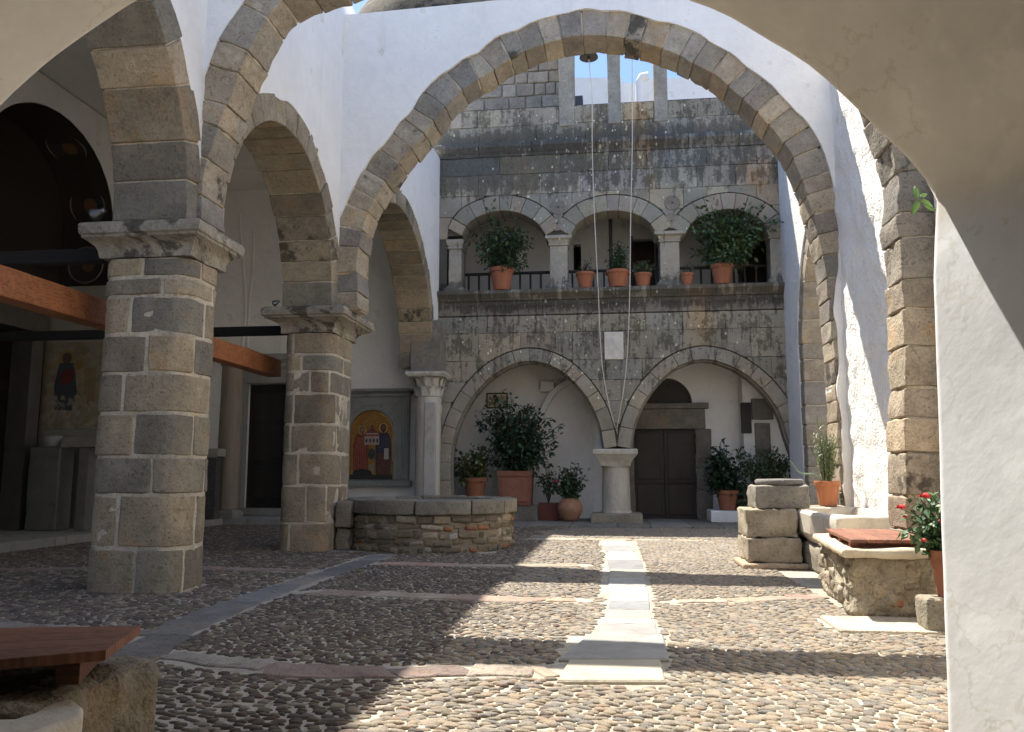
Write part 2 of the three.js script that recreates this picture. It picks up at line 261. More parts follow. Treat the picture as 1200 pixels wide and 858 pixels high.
// the facade's own weathering, in facade metres (x -4.8..4.8, y 0..12): black crust, rusty runs, pale lime runs, lichen dots
const fbumpTex = (() => { const t = stoneBump.clone(); t.repeat.set(9.6 / 1.9, 12 / 1.9); t.needsUpdate = true; return t; })();
const facadeMap = (() => {
  const S = 2048, d = new Uint8Array(S * S * 4), G = (F, u, v) => F[(((Math.floor(v * 1024) % 1024) + 1024) % 1024) * 1024 + (((Math.floor(u * 1024) % 1024) + 1024) % 1024)];
  const band = (y, a, b, s) => ss(a - s, a + s, y) * (1 - ss(b - s, b + s, y));
  const dots = []; let q = 77; const r1 = () => (q = (q * 1664525 + 1013904223) >>> 0) / 4294967296;
  for (let i = 0; i < 900; i++) { const x = -4.5 + 9 * r1(), y = 3 + 8.2 * r1(), w = Math.exp(-Math.pow((x + 0.6) / 1.7, 2)) * 0.9 + 0.12; if (r1() < w) dots.push([x, y, 0.008 + 0.028 * r1() * r1()]); }
  const K = new Float32Array(S * S * 3);
  for (let j = 0; j < S; j++) for (let i = 0; i < S; i++) {
    const x = -4.8 + 9.6 * (i + 0.5) / S, y = 12 * (j + 0.5) / S;
    const n1 = G(F1, x / 3.1, y / 3.1), n2 = G(F2, x / 2.3, y / 2.3), n5 = G(F5, x / 2.7 + 0.3, y / 2.7), run = G(F5, x / 1.1, y / 7.5 + 0.2), run2 = G(F1, x / 1.9 + 0.4, y / 9), n4 = G(F4, x / 6.3, y / 6.3), n3 = G(F3, x / 2, y / 2);
    let k = 0.86 + 0.14 * n1 + 0.10 * n2 + 0.05 * n3;
    const pit = ss(0.55, 0.85, n2 + 0.4 * n3); k *= 1 - 0.4 * pit;
    const wet = 1.05 * band(y, 8.75, 10.35, 0.35) * (0.75 + 0.35 * ss(1.5, -3, x)) + 0.75 * band(y, 10.2, 11.4, 0.15) * 0.75 + 0.7 * band(y, 5.55, 6.4, 0.15) + 0.5 * band(y, 3.4, 5.6, 0.6) + 0.24;
    const crust = ss(0.30, 0.62, wet * 0.62 + 0.30 * run + 0.22 * n5 + 0.18 * n2 - 0.08);
    const pale = ss(0.35, 0.85, run2 * 0.8 + 0.35 * n5 - 0.1) * band(y, 3, 11.4, 0.3);
    const rx = (c, w) => Math.exp(-Math.pow((x - c + 0.12 * n4) / w, 2));
    const rust = clamp((rx(0.72, 0.30) * band(y, 9.4, 11.3, 0.2) + 0.6 * rx(1.0, 0.18) * band(y, 8.4, 9.6, 0.3) + 0.75 * rx(2.2, 0.28) * band(y, 4.6, 6.2, 0.3) + 0.7 * rx(3.9, 0.5) * band(y, 8.2, 9.4, 0.3) + 0.5 * rx(-0.5, 0.2) * band(y, 9.3, 11, 0.3)) * (0.75 + 0.6 * n5) + 0.25 * ss(0.4, 0.9, n4 + 0.3 * n5), 0, 1);
    let c = [k, k, k];
    c = [lerp(c[0], c[0] * 1.35 + 0.12, pale * 0.5), lerp(c[1], c[1] * 1.33 + 0.12, pale * 0.5), lerp(c[2], c[2] * 1.28 + 0.10, pale * 0.5)];
    c = [lerp(c[0], c[0] * 1.25, rust), lerp(c[1], c[1] * 0.95, rust), lerp(c[2], c[2] * 0.66, rust)];
    const kc = 0.30 + 0.10 * n2; c = c.map(v => lerp(v, kc * v, crust * 0.88));
    const o = (j * S + i) * 3; K[o] = c[0]; K[o + 1] = c[1]; K[o + 2] = c[2];
  }
  for (const [x, y, r] of dots) { const ci = (x + 4.8) / 9.6 * S, cj = y / 12 * S, ri = r / 9.6 * S + 1; for (let j = Math.floor(cj - ri); j <= cj + ri; j++) for (let i = Math.floor(ci - ri); i <= ci + ri; i++) { if (i < 0 || j < 0 || i >= S || j >= S) continue; const e = Math.hypot((i - ci) / ri, (j - cj) / ri * 0.8); if (e < 1) { const o = (j * S + i) * 3, t = ss(1, 0.6, e) * 0.85; for (let k = 0; k < 3; k++) K[o + k] = lerp(K[o + k], [1.9, 1.95, 1.9][k], t); } } }
  for (let i = 0; i < S * S; i++) { for (let k = 0; k < 3; k++) { const v = clamp(K[3 * i + k] * 0.5, 0, 1); d[4 * i + k] = Math.round(255 * (v <= 0.0031308 ? v * 12.92 : 1.055 * Math.pow(v, 1 / 2.4) - 0.055)); } d[4 * i + 3] = 255; }
  const t = new THREE.DataTexture(d, S, S, THREE.RGBAFormat); t.colorSpace = THREE.SRGBColorSpace; t.magFilter = THREE.LinearFilter; t.minFilter = THREE.LinearMipmapLinearFilter; t.generateMipmaps = true; t.needsUpdate = true; return t;
})();
M.facade = std({ color: new THREE.Color().setRGB(2, 2, 2), map: facadeMap, bumpMap: fbumpTex, bumpScale: 0.014, roughness: 0.95 });
const facadeUv = w => [(w[0] + 4.8) / 9.6, w[1] / 12];
function reUvFacade(g) { const p = g.attributes.position, u = g.attributes.uv; for (let i = 0; i < p.count; i++) u.setXY(i, (p.getX(i) + 4.8 - 0.13 * p.getZ(i) * 0) / 9.6, p.getY(i) / 12); return g; }

// stone colours (linear)
const GREY = [[0.356, 0.293, 0.202], [0.297, 0.251, 0.178], [0.412, 0.338, 0.228], [0.260, 0.223, 0.165], [0.324, 0.269, 0.188]];
const TAN = [[0.425, 0.362, 0.272], [0.364, 0.319, 0.250], [0.473, 0.396, 0.284], [0.322, 0.284, 0.233], [0.395, 0.325, 0.239]];
const FAC = [[0.370, 0.336, 0.251], [0.315, 0.291, 0.228], [0.433, 0.379, 0.274], [0.310, 0.291, 0.239], [0.358, 0.312, 0.246]];

// ---------- plan of the court ----------
const XL = -4.65, XR = 3.58, ZF = 21.4, TOP = 9.75;

// ---------- pillars of the left arcade ----------
function pillar(label, x0, x1, D0, D1, joints, splits) {
  const t = thing('arcade_pillar', label, 'pillar', [(x0 + x1) / 2, 0, (D0 + D1) / 2]);
  const rad = 0.21;
  const round = (ins) => { const pts = [], X0 = x0 + ins, X1 = x1 - ins, A = D0 + ins, B = D1 - ins, r = rad;
    for (const [cx, cD, t0] of [[X1 - r, A + r, -90], [X1 - r, B - r, 0], [X0 + r, B - r, 90], [X0 + r, A + r, 180]]) for (let i = 0; i <= 6; i++) { const a = (t0 + 15 * i) * Math.PI / 180; pts.push([cx + r * Math.cos(a), cD + r * Math.sin(a)]); } pts.push(pts[0]); return pts; };
  const per = new Path(round(0), false);        // starts at the front right corner, runs along the right side, back, left, front; the normal points inwards
  const L = per.len, frontStart = L - (x1 - x0 - 2 * rad);
  for (let k = 0; k + 1 < joints.length; k++) {
    const y1 = joints[k], y0 = joints[k + 1], g = 0.034;
    const cuts = splits[k % splits.length].map(v => v * L).sort((a, b) => a - b);
    for (let i = 0; i < cuts.length; i++) {
      const s0 = cuts[i] + g / 2, s1 = (i + 1 < cuts.length ? cuts[i + 1] : cuts[0] + L) - g / 2, e = rr(-0.008, 0.010), slope = rr(-0.01, 0.01);
      const geo = stone(s1 - s0, y1 - y0 - g, 0.2, (a, b, c) => { const s = (s0 + a) % L, [x, D] = per.at(s, e + c); return [x, y0 + g / 2 + b + slope * (a / (s1 - s0) - 0.5) * 2, D]; },
        { r: 0.018, seg: [Math.max(3, Math.round((s1 - s0) / 0.07)), 4, 1], amp: 0.009, fs: 4.5, c: vary(pick(GREY), 0.13, 0.05) });
      part(t, 'stone_block', geo, M.stone);
    }
  }
  const sh = new THREE.Shape(); round(0.012).forEach((p, i) => i ? sh.lineTo(p[0], p[1]) : sh.moveTo(p[0], p[1]));
  const core = new THREE.ExtrudeGeometry(sh, { depth: joints[0] - 0.01, bevelEnabled: false }); core.rotateX(-Math.PI / 2); core.scale(1, 1, 1);   // (x, D, h) -> (x, h, -D)
  part(t, 'mortar_bed', tint(core, [0.95, 0.95, 0.95]), M.mortar);
  return t;
}
const yAt = (px, ys, D) => ys.map(y => onD(px, y, D)[1]);
const P1 = { x0: -5.68, x1: -4.62, D0: 8.4, D1: 9.2 }, P2 = { x0: -5.52, x1: -4.66, D0: 13.2, D1: 14.45 };
const j1 = yAt(150, [302, 325, 347, 392, 437, 484, 535, 580, 643], 8.4).concat(-0.02), j2 = yAt(350, [390, 415, 435, 461, 497, 531, 569, 613], 13.2).concat(-0.02);
const pil1 = pillar('thick stone arcade pillar with a small floodlight on its capital', P1.x0, P1.x1, P1.D0, P1.D1, j1, [[0.12, 0.4, 0.66, 0.9], [0.21, 0.5, 0.74, 0.97], [0.16, 0.45, 0.7, 0.865], [0.1, 0.36, 0.62, 0.93], [0.22, 0.47, 0.72, 0.855]]);
const pil2 = pillar('stone arcade pillar beside the round well', P2.x0, P2.x1, P2.D0, P2.D1, j2, [[0.13, 0.4, 0.66, 0.88], [0.2, 0.5, 0.74, 0.92], [0.05, 0.3, 0.6, 0.96], [0.11, 0.36, 0.62, 0.89]]);
function capital(t, p, yb, yt, ov) {
  const h = yt - yb;
  part(t, 'capital', rectMould(p.x0, p.x1, p.D0, p.D1, [[-0.1, yb], [0.012, yb], [0.018, yb + 0.22 * h], [ov * 0.22, yb + 0.36 * h], [ov * 0.5, yb + 0.48 * h], [ov * 0.84, yb + 0.56 * h], [ov * 0.86, yb + 0.62 * h], [ov, yb + 0.66 * h], [ov * 1.04, yb + 0.78 * h], [ov, yb + 0.94 * h], [ov * 0.88, yt], [-0.2, yt + 0.004]], { seg: 14, amp: 0.02, c: [0.36, 0.32, 0.255] }), M.crust);
}
capital(pil1, P1, j1[0], 4.02, 0.17); capital(pil2, P2, j2[0], 4.02, 0.27);

// ---------- arches along the left side ----------
const archL = [
  { path: new Path(arcPts(5.6, 4.2, 2.5, 2.45), false), thick: 0.36, n: 17, label: 'grey stone arcade arch springing towards the entrance vault' },
  { path: new Path([[9.2, 4.03], ...arcPts(11.15, 4.2, 1.95, 2.05)], false), thick: 0.4, n: 17, label: 'narrow stone arcade arch between the two square pillars' },
  { path: new Path([[14.45, 4.03], ...arcPts(17.6, 4.2, 3.15, 2.95)], false), thick: 0.42, n: 25, label: 'wide stone arcade arch above the saint mosaic and well' },
];
archL[0].path = new Path([...arcPts(5.82, 4.2, 2.5, 2.45), [8.33, 4.03]], false);
archL[1].path = new Path([[9.2, 4.03], ...arcPts(11.15, 4.2, 1.95, 2.05), [13.1, 4.03]], false);
archL[2].path = new Path([[14.45, 4.03], ...arcPts(17.6, 4.2, 3.15, 2.95), [20.75, 4.0]], false);
for (const a of archL) {
  const p0 = a.path.at(0), t = thing('arcade_arch', a.label, 'arch', [-5.1, p0[1], p0[0]]);
  voussoirs(t, a.path, a.thick, a.n, -5.52, -4.64, 'D', M.stone, GREY, { seg: [2, 2, 5], mortar: M.mortar, amp: 0.008, gap: 0.02, drop: 0.008, v: 0.16, mix: [0.1, 0.12] });
}
// white wall over the arcade
{
  const top = [[22.2, TOP + 0.1], [18, TOP], [14, TOP - 0.02], [10, TOP + 0.05], [3.9, TOP]];
  const ext = archL.map((a, k) => a.path.offset(a.thick - 0.05, 70, 0.03));
  const cut = ext.map(e => e.filter(p => p[1] > 4.1));
  const pts = [[3.9, 4.06], [cut[0][0][0] - 0.05, 4.06]];
  if (pts[1][0] < 3.95) pts.pop();
  cut.forEach((e) => { const q = e.filter(p => p[0] > 3.95); if (q[0][0] > pts[pts.length - 1][0]) pts.push([q[0][0] - 0.001, 4.06]); pts.push(...q, [q[q.length - 1][0] + 0.002, 4.06]); });
  pts.push([22.2, 4.06], ...top);
  single('arcade_wall', slab(shapeOf(pts), -5.5, XL + 0.015, 'D'), M.plaster, 'tall white plastered wall above the left stone arcade', 'wall');
}
// ---------- arches across the court ----------
function crossArch(label, pts, thick, D0, D1, n, topPts, offs, xr, o = {}) {
  const path = new Path(pts), t = thing('crossing_arch', label, 'arch', [0, pts[0][1], (D0 + D1) / 2]);
  voussoirs(t, path, thick, n, D0, D1, 'x', M.stone, TAN, { seg: [3, 2, 4], mortar: M.mortar, amp: 0.02, fs: 5, gap: 0.02, drop: 0.02, proud: 0.014, r: 0.014, v: 0.18, mix: [0.22, 0.14] });
  const out = path.offset(offs, 150, 0.03);
  const poly = [[-5.4, out[0][1]], ...out, [xr, out[out.length - 1][1]], ...topPts];
  part(t, 'plaster_wall', slab(shapeOf(poly), D0 - (o.proud ?? 0.02), D1 + 0.01, 'x'), M.plaster);
  return path;
}
const DT2 = 13.35, DT1 = 8.55;
const t2pts = [[419, 361], [419, 300], [430, 250], [447, 218], [470, 187], [494, 160], [527, 118], [553, 96], [573, 86], [592, 71], [615, 60], [636, 51.5], [662, 44.5], [691, 40.5], [712, 41], [731, 44], [752, 49], [772, 55], [793, 62], [814, 74], [836, 86], [856, 102], [878, 121], [902, 146], [924, 174], [938, 203], [951, 242], [962, 282], [970, 330], [978, 420], [987, 590]].map(p => onD(p[0], p[1], DT2));
t2pts.push([t2pts[t2pts.length - 1][0], 0.02]);
crossArch('pale stone arch spanning the court from the well to the right wall', t2pts, 0.5, DT2, 14.0, 52, [[5.3, 6.9], [4.0, 7.55], [3.1, 8.3], [2.6, 8.75], [1.9, 9.22], [1.2, 9.45], [0, 9.5], [-1.66, 9.42], [-4.4, 9.34], [-5.4, 9.34]], u => lerp(0.44, 0.02, ss(0.66, 0.80, u)), 5.3, { proud: 0.045 });
const t1l = [[237, 258], [238, 205], [255, 150], [295, 50], [330, 0]].map(p => onD(p[0], p[1], DT1)), t1r = [[1052, 200], [1053, 250], [1058, 320], [1061, 400], [1062, 560]].map(p => onD(p[0], p[1], DT1));
const t1pts = [...t1l, [-2.6, 7.02], [-1.7, 7.35], [-0.7, 7.45], [0.3, 7.36], [1.2, 7.0], [2.02, 6.5], [2.58, 5.6], ...t1r, [t1r[4][0], 0.02]];
crossArch('large stone arch over the court resting on the floodlit pillar', t1pts, 0.42, DT1, 9.08, 44, [[5, 7.3], [2.6, 7.4], [1, 7.72], [-1, 7.88], [-3.4, 7.8], [-5.4, 7.8]], u => 0.38, 5);
// ---------- right side ----------
{
  const w = stone(13.37 - 9.15, TOP, 0.7, (a, b, c) => [XR + 0.7 - c, b, 9.15 + a], { r: 0.02, seg: [60, 130, 1], amp: 0, skip: [], fs: 2 });
  const p = w.attributes.position; for (let i = 0; i < p.count; i++) if (p.getX(i) < XR + 0.1) { const y = p.getY(i), z = p.getZ(i), n = fbm3(1.3, y * 2.2, z * 2.2), m = fbm3(7.7, y * 7, z * 7); p.setX(i, p.getX(i) - 0.035 * n - 0.022 * Math.max(0, m) - 0.0); } w.computeVertexNormals();
  single('flaking_wall', w, M.flaked, 'rough flaking whitewashed wall behind the stone troughs', 'wall');
  single('side_wall', boxStone(3.2, 4.2, 0, 8.4, 3.9, 8.44, { amp: 0.01, seg: [1, 12, 8] }), M.plaster, 'plain white wall hidden behind the entrance pier and rose', 'wall');
  // arch in the right wall between the crossing arch and the facade
  const path = new Path([[14.0, 0.0], [14.0, 4.1], ...arcPts(16.85, 4.1, 2.85, 2.9).slice(1, -1), [19.7, 4.1], [19.7, 0.0]], false);
  const t = thing('side_arch', 'stone lined arch in the right wall next to the upper gallery', 'arch', [4.8, 0, 17]);
  voussoirs(t, path, 0.4, 36, 4.36, 5.35, 'D', M.stone, TAN, { seg: [2, 2, 2], mortar: M.mortar, amp: 0.01, gap: 0.03, r: 0.025 });
  const out = path.offset(0.34, 70, 0.03);
  part(t, 'plaster_wall', slab(shapeOf([...out, [21.5, 0], [21.5, TOP], [13.9, TOP], [13.6, TOP], [13.6, 0]]), 4.33, 5.3, 'D'), M.flaked);
  single('aisle_wall', boxStone(8.2, 8.5, 0, 9, 13, 22, { amp: 0.01, seg: [1, 6, 6] }), M.plaster, 'white back wall of the right aisle behind the side arch', 'wall');
}
// ---------- left aisle: back wall with a painted niche, end wall, roof ----------
const XB = -11.4, DE = 21.9;
function canvas(w, h, draw) { const c = document.createElement('canvas'); c.width = w; c.height = h; draw(c.getContext('2d'), w, h); const t = new THREE.CanvasTexture(c); t.colorSpace = THREE.SRGBColorSpace; t.magFilter = THREE.LinearFilter; return t; }
const frescoTex = canvas(1024, 1024, (g, w, h) => {
  seedState = 991; g.fillStyle = '#33261c'; g.fillRect(0, 0, w, h);
  for (let i = 0; i < 900; i++) { g.globalAlpha = 0.10 + 0.2 * rnd(); g.fillStyle = pick(['#2a1f18', '#453426', '#574230', '#1f2226', '#3a2a20', '#5c4a34', '#333a3c']); g.beginPath(); g.ellipse(rnd() * w, rnd() * h, 8 + rnd() * 60, 8 + rnd() * 40, rnd() * 3, 0, 6.3); g.fill(); }
  for (let k = 0; k < 9; k++) { const x = 70 + (k % 3) * 330 + rr(-20, 20), y = 90 + Math.floor(k / 3) * 330; g.globalAlpha = 0.75; g.fillStyle = '#8a6a3c'; g.beginPath(); g.ellipse(x + 60, y, 46, 48, 0, 0, 6.3); g.fill(); g.fillStyle = '#5c3b28'; g.beginPath(); g.ellipse(x + 60, y + 6, 25, 32, 0, 0, 6.3); g.fill(); g.fillStyle = pick(['#472022', '#28323a', '#5a4a30']); g.beginPath(); g.moveTo(x + 20, y + 50); g.lineTo(x + 110, y + 50); g.lineTo(x + 140, y + 230); g.lineTo(x - 20, y + 230); g.fill(); }
  g.globalAlpha = 1;
});
const frescoMat = new THREE.MeshStandardMaterial({ map: frescoTex, bumpMap: plasterBump, bumpScale: 0.004, roughness: 0.85, color: new THREE.Color().setRGB(0.75, 0.72, 0.7), side: THREE.DoubleSide });
const medMat = ['#3a2a20', '#2c3036'].map((bg, q) => new THREE.MeshStandardMaterial({ roughness: 0.85, map: canvas(128, 128, (g, w, h) => { g.fillStyle = bg; g.fillRect(0, 0, w, h); g.fillStyle = '#5f4a2c'; g.beginPath(); g.arc(64, 52, 27, 0, 6.3); g.fill(); g.fillStyle = '#6b4630'; g.beginPath(); g.ellipse(64, 54, 15, 19, 0, 0, 6.3); g.fill(); g.fillStyle = q ? '#3e2620' : '#3a352c'; g.beginPath(); g.ellipse(64, 112, 38, 36, 0, 0, 6.3); g.fill(); }) }));
{
  const niche = { c: 15.2, r: 2.05, s: 6.9 };
  const arch = [[niche.c - niche.r, 0.3], ...arcPts(niche.c, niche.s, niche.r, 1.85, 30), [niche.c + niche.r, 0.3]];
  const t = thing('painted_niche_wall', 'white aisle wall with a deep dark frescoed arch niche', 'wall', [XB, 0, 14]);
  part(t, 'plaster_wall', slab(shapeOf([[3.9, 0], [arch[0][0], 0], ...arch, [arch[arch.length - 1][0], 0], [DE + 0.3, 0], [DE + 0.3, 9.3], [3.9, 9.3]]), XB - 0.9, XB, 'D'), M.plaster);
  // painted soffit band and back of the niche
  const pos = [], uv = [], idx = [], q = new Path(arch, false), NN = 48;
  for (let i = 0; i <= NN; i++) { const [D, y] = q.at(q.len * i / NN, -0.012); for (const k of [0, 1]) { pos.push(XB - 0.002 - k * 1.25, y, -D); uv.push(k * 0.25, q.len * i / NN / 6); } if (i) { const b = 2 * i; idx.push(b - 2, b - 1, b + 1, b - 2, b + 1, b); } }
  const g = new THREE.BufferGeometry(); g.setAttribute('position', new THREE.Float32BufferAttribute(pos, 3)); g.setAttribute('uv', new THREE.Float32BufferAttribute(uv, 2)); g.setIndex(idx); g.computeVertexNormals();
  part(t, 'painted_soffit', g, frescoMat);
  const back = slab(shapeOf([[niche.c - 3, 0], [niche.c + 3, 0], [niche.c + 3, 9], [niche.c - 3, 9]]), XB - 1.35, XB - 1.24, 'D'); { const p = back.attributes.position, u = back.attributes.uv; for (let i = 0; i < p.count; i++) u.setXY(i, -p.getZ(i) / 6, p.getY(i) / 6); }
  part(t, 'painted_back', back, frescoMat);
  // round medallions painted in a row on the soffit band: thin rings of paint laid on the plaster
  for (let k = 0; k < 6; k++) { const [D, y] = q.at(q.len * (0.56 + 0.072 * k), -0.018), [D2, y2] = q.at(q.len * (0.56 + 0.072 * k) + 0.1, -0.018); const a = Math.atan2(y2 - y, -(D2 - D));
    const ring = new THREE.TorusGeometry(0.42, 0.022, 4, 28); const disc = new THREE.CylinderGeometry(0.40, 0.40, 0.016, 24); ring.rotateX(Math.PI / 2);
    const mtx = new THREE.Matrix4().makeRotationX(-a); for (const gg of [ring, disc]) { gg.applyMatrix4(mtx); gg.translate(XB - 0.6, y, -D); }
    part(t, 'medallion_ring', tint(ring, [0.17, 0.14, 0.11]), M.dark); part(t, 'medallion', disc, medMat[k % 2]); }
  // carved portal inside the niche and the painted panel beside it
  const jam = [0.085, 0.075, 0.062];
  const [dA] = onX(-60, 500, XB - 0.6), [dB] = onX(42, 500, XB - 0.3);
  part(t, 'portal_jamb', boxStone(XB - 0.7, XB - 0.25, 0.15, 4.1, dB - 0.35, dB, { c: jam }), M.marble); part(t, 'portal_lintel', boxStone(XB - 0.7, XB - 0.22, 4.12, 4.6, dA - 1, dB + 0.05, { c: jam }), M.marble);
}
const madonnaTex = canvas(256, 400, (g, w, h) => {
  seedState = 4242; g.fillStyle = '#8f836c'; g.fillRect(0, 0, w, h);
  for (let i = 0; i < 300; i++) { g.globalAlpha = 0.10 + 0.2 * rnd(); g.fillStyle = pick(['#a89d86', '#857350', '#b0a58c', '#6f6048', '#927a48', '#5c5240']); g.beginPath(); g.ellipse(rnd() * w, rnd() * h, 4 + rnd() * 30, 3 + rnd() * 20, rnd() * 3, 0, 6.3); g.fill(); }
  g.globalAlpha = 0.85; g.fillStyle = '#8f7440'; g.beginPath(); g.arc(100, 70, 34, 0, 6.3); g.fill(); g.fillStyle = '#4d3a34'; g.beginPath(); g.ellipse(100, 72, 20, 25, 0, 0, 6.3); g.fill();
  g.fillStyle = '#353a44'; g.beginPath(); g.moveTo(70, 95); g.lineTo(132, 95); g.lineTo(152, 230); g.lineTo(135, 315); g.lineTo(62, 310); g.lineTo(52, 200); g.fill();
  g.fillStyle = '#6e2d28'; g.beginPath(); g.ellipse(105, 160, 28, 40, 0.3, 0, 6.3); g.fill(); g.fillStyle = '#866a3c'; g.beginPath(); g.ellipse(150, 105, 20, 26, 0.4, 0, 6.3); g.fill();
  g.fillStyle = '#806440'; g.globalAlpha = 0.5; g.fillRect(180, 120, 50, 170); g.globalAlpha = 0.5;
  for (let i = 0; i < 120; i++) { g.fillStyle = pick(['#a89d86', '#8f836c']); g.beginPath(); g.ellipse(rnd() * w, 250 + rnd() * 150, 3 + rnd() * 14, 3 + rnd() * 10, rnd() * 3, 0, 6.3); g.fill(); }
});
const plainUv = (g, x0, x1, y0, y1) => { const p = g.attributes.position, u = g.attributes.uv; for (let i = 0; i < p.count; i++) u.setXY(i, (p.getX(i) - x0) / (x1 - x0), (p.getY(i) - y0) / (y1 - y0)); return g; };
{ // painted panel on a short pier that faces the court's entrance
  const D = 15.9, a = onD(53, 402, D), b = onD(116, 503, D);
  const t = thing('fresco_pier', 'short pier painted with a faded robed mother and child', 'fresco', [(a[0] + b[0]) / 2, 0, D + 0.5]);
  part(t, 'pier', boxStone(a[0] - 0.02, b[0] + 0.5, 0.15, 5.2, D + 0.012, D + 1.0, { c: [0.4, 0.38, 0.34], amp: 0.01, seg: [3, 8, 1] }), M.cream);
  const g = plainUv(boxStone(a[0], b[0], b[1], a[1], D - 0.006, D + 0.01, { r: 0.004, amp: 0 }), a[0], b[0], b[1], a[1]);
  part(t, 'painted_panel', g, new THREE.MeshStandardMaterial({ map: madonnaTex, bumpMap: plasterBump, bumpScale: 0.003, roughness: 0.9 }));
  // low marble screen in front of it
  const s = thing('marble_screen', 'weathered grey marble post and rail in front of the frescoed pier', 'screen', [onD(68, 620, 15.3)[0], 0.15, 15.3]);
  const p0 = onD(36, 620, 15.3)[0], p1 = onD(72, 620, 15.3)[0], r1 = onD(106, 520, 15.3)[0], yt = onD(60, 524, 15.3)[1], yr = onD(80, 513, 15.3)[1], yr0 = onD(80, 525, 15.3)[1];
  part(s, 'post', boxStone(p0, p1, 0.16, yt, 15.1, 15.55, { c: [0.15, 0.145, 0.13], amp: 0.014, seg: [2, 6, 2], r: 0.03 }), M.marble);
  part(s, 'finial', (() => { const m = (p0 + p1) / 2; return lathe([[0, yt + 0.24], [0.16, yt + 0.22], [0.2, yt + 0.13], [0.15, yt + 0.02], [0.2, yt - 0.02], [0, yt - 0.02]].reverse(), m, 15.32, { c: [0.32, 0.31, 0.28], n: 16 }); })(), M.marble);
  part(s, 'rail', boxStone(p1 - 0.02, r1 + 0.7, yr0, yr, 15.12, 15.5, { c: [0.28, 0.26, 0.22], amp: 0.005, seg: [3, 1, 1] }), M.marble);
  part(s, 'slab', boxStone(onD(92, 620, 15.3)[0], onD(92, 620, 15.3)[0] + 0.22, 0.16, yr0 - 0.004, 15.15, 15.4, { c: [0.17, 0.16, 0.145], amp: 0.01, seg: [1, 5, 1] }), M.marble);
}
{ // end wall of the aisle
  const t = thing('aisle_end_wall', 'white end wall of the left aisle with a dark marble-framed doorway', 'wall', [-8, 0, DE]);
  const dl = -10.15, dr = -8.95, dt = 3.75;
  part(t, 'plaster_wall', slab(shapeOf([[XB - 0.5, 0.02], [dl, 0.02], [dl, dt], [dr, dt], [dr, 0.02], [-4.5, 0.02], [-4.5, 10.2], [XB - 0.5, 10.2]]), DE, DE + 0.35, 'x'), M.plaster);
  const c = [0.34, 0.34, 0.33], c2 = [0.26, 0.27, 0.26];
  for (const [a, b] of [[dl - 0.42, dl + 0.02], [dr - 0.02, dr + 0.42]]) { part(t, 'door_jamb', boxStone(a, b, 0.16, dt + 0.36, DE - 0.12, DE + 0.1, { c, amp: 0.004 }), M.marble); part(t, 'jamb_moulding', boxStone(a + 0.1, b - 0.14, 0.17, dt + 0.3, DE - 0.15, DE - 0.11, { c: c2, amp: 0.002 }), M.marble); }
  part(t, 'door_lintel', boxStone(dl + 0.022, dr - 0.022, dt, dt + 0.36, DE - 0.13, DE + 0.1, { c, amp: 0.004 }), M.marble);
  part(t, 'door_cornice', rectMould(dl - 0.42, dr + 0.42, DE - 0.13, DE, [[0, dt + 0.362], [0.05, dt + 0.45], [0.05, dt + 0.55], [0.16, dt + 0.66], [0.16, dt + 0.8], [-0.05, dt + 0.82]], { c, amp: 0.004 }), M.marble);
  part(t, 'threshold', boxStone(dl - 0.3, dr + 0.3, 0.16, 0.34, DE - 0.4, DE + 0.3, { c: [0.3, 0.29, 0.27] }), M.marble);
  const door = part(t, 'door', boxStone(dl, dr, 0.345, dt - 0.004, DE + 0.22, DE + 0.3, { c: [0.02, 0.017, 0.014], amp: 0 }), M.wood);
  for (const [a, b] of [[0.14, 0.5], [0.7, 1.06]]) for (const [y0, y1] of [[0.6, 1.5], [1.65, 2.6], [2.75, 3.5]]) part(door, 'door_panel', boxStone(dl + a, dl + b, y0, y1, DE + 0.195, DE + 0.235, { c: [0.025, 0.02, 0.016], amp: 0, r: 0.012 }), M.wood);
  part(t, 'door_backing', boxStone(dl - 0.3, dr + 0.3, 0.03, dt + 0.3, DE + 0.352, DE + 0.5, { amp: 0, c: [0.3, 0.3, 0.3] }), M.cream);  // backing added out of sight so no sky light leaks round the door
  // two shallow drip lines in relief on the white wall above the door
  for (const pts of [[[281, 250], [284, 300], [288, 360], [284, 408]], [[297, 268], [297, 300], [292, 360], [290, 408]]]) part(t, 'wall_ridge', tube(pts.map(p => [...onD(p[0], p[1], DE), DE + 0.01]), 0.05, { c: [1, 1, 1] }), M.plaster);
  // column in the aisle beside the door
  const col = thing('aisle_column', 'slim brown marble column beside the dark aisle doorway', 'column', [-10.0, 0.15, 20.3]);
  const cx = onD(268, 540, 20.3)[0];
  col.position.x = cx;
  part(col, 'base', rectMould(cx - 0.28, cx + 0.28, 20.02, 20.58, [[-0.1, 0.16], [0.02, 0.162], [0.02, 0.30], [-0.03, 0.36], [-0.2, 0.37]], { c: [0.3, 0.28, 0.25] }), M.marble);
  part(col, 'shaft', lathe([[0.27, 0.372], [0.28, 0.5], [0.28, 2.2], [0.26, 4.0]], cx, 20.3, { c: [0.30, 0.24, 0.18], amp: 0.01 }), M.marble);
  part(col, 'capital', lathe([[0.26, 4.002], [0.3, 4.05], [0.29, 4.1], [0.4, 4.4], [0.42, 4.5], [0, 4.51]], cx, 20.3, { c: [0.3, 0.27, 0.22] }), M.marble);
  const sc = onD(243, 530, 19.6); const low = thing('choir_rail', 'low dark stone parapet with pale coping beside the aisle column', 'parapet', [sc[0], 0.15, 19.6]);
  part(low, 'panel', boxStone(sc[0] - 1.6, onD(255, 560, 19.6)[0], 0.16, onD(250, 536, 19.6)[1], 19.5, 19.75, { c: [0.10, 0.09, 0.08], seg: [4, 2, 1] }), M.stone);
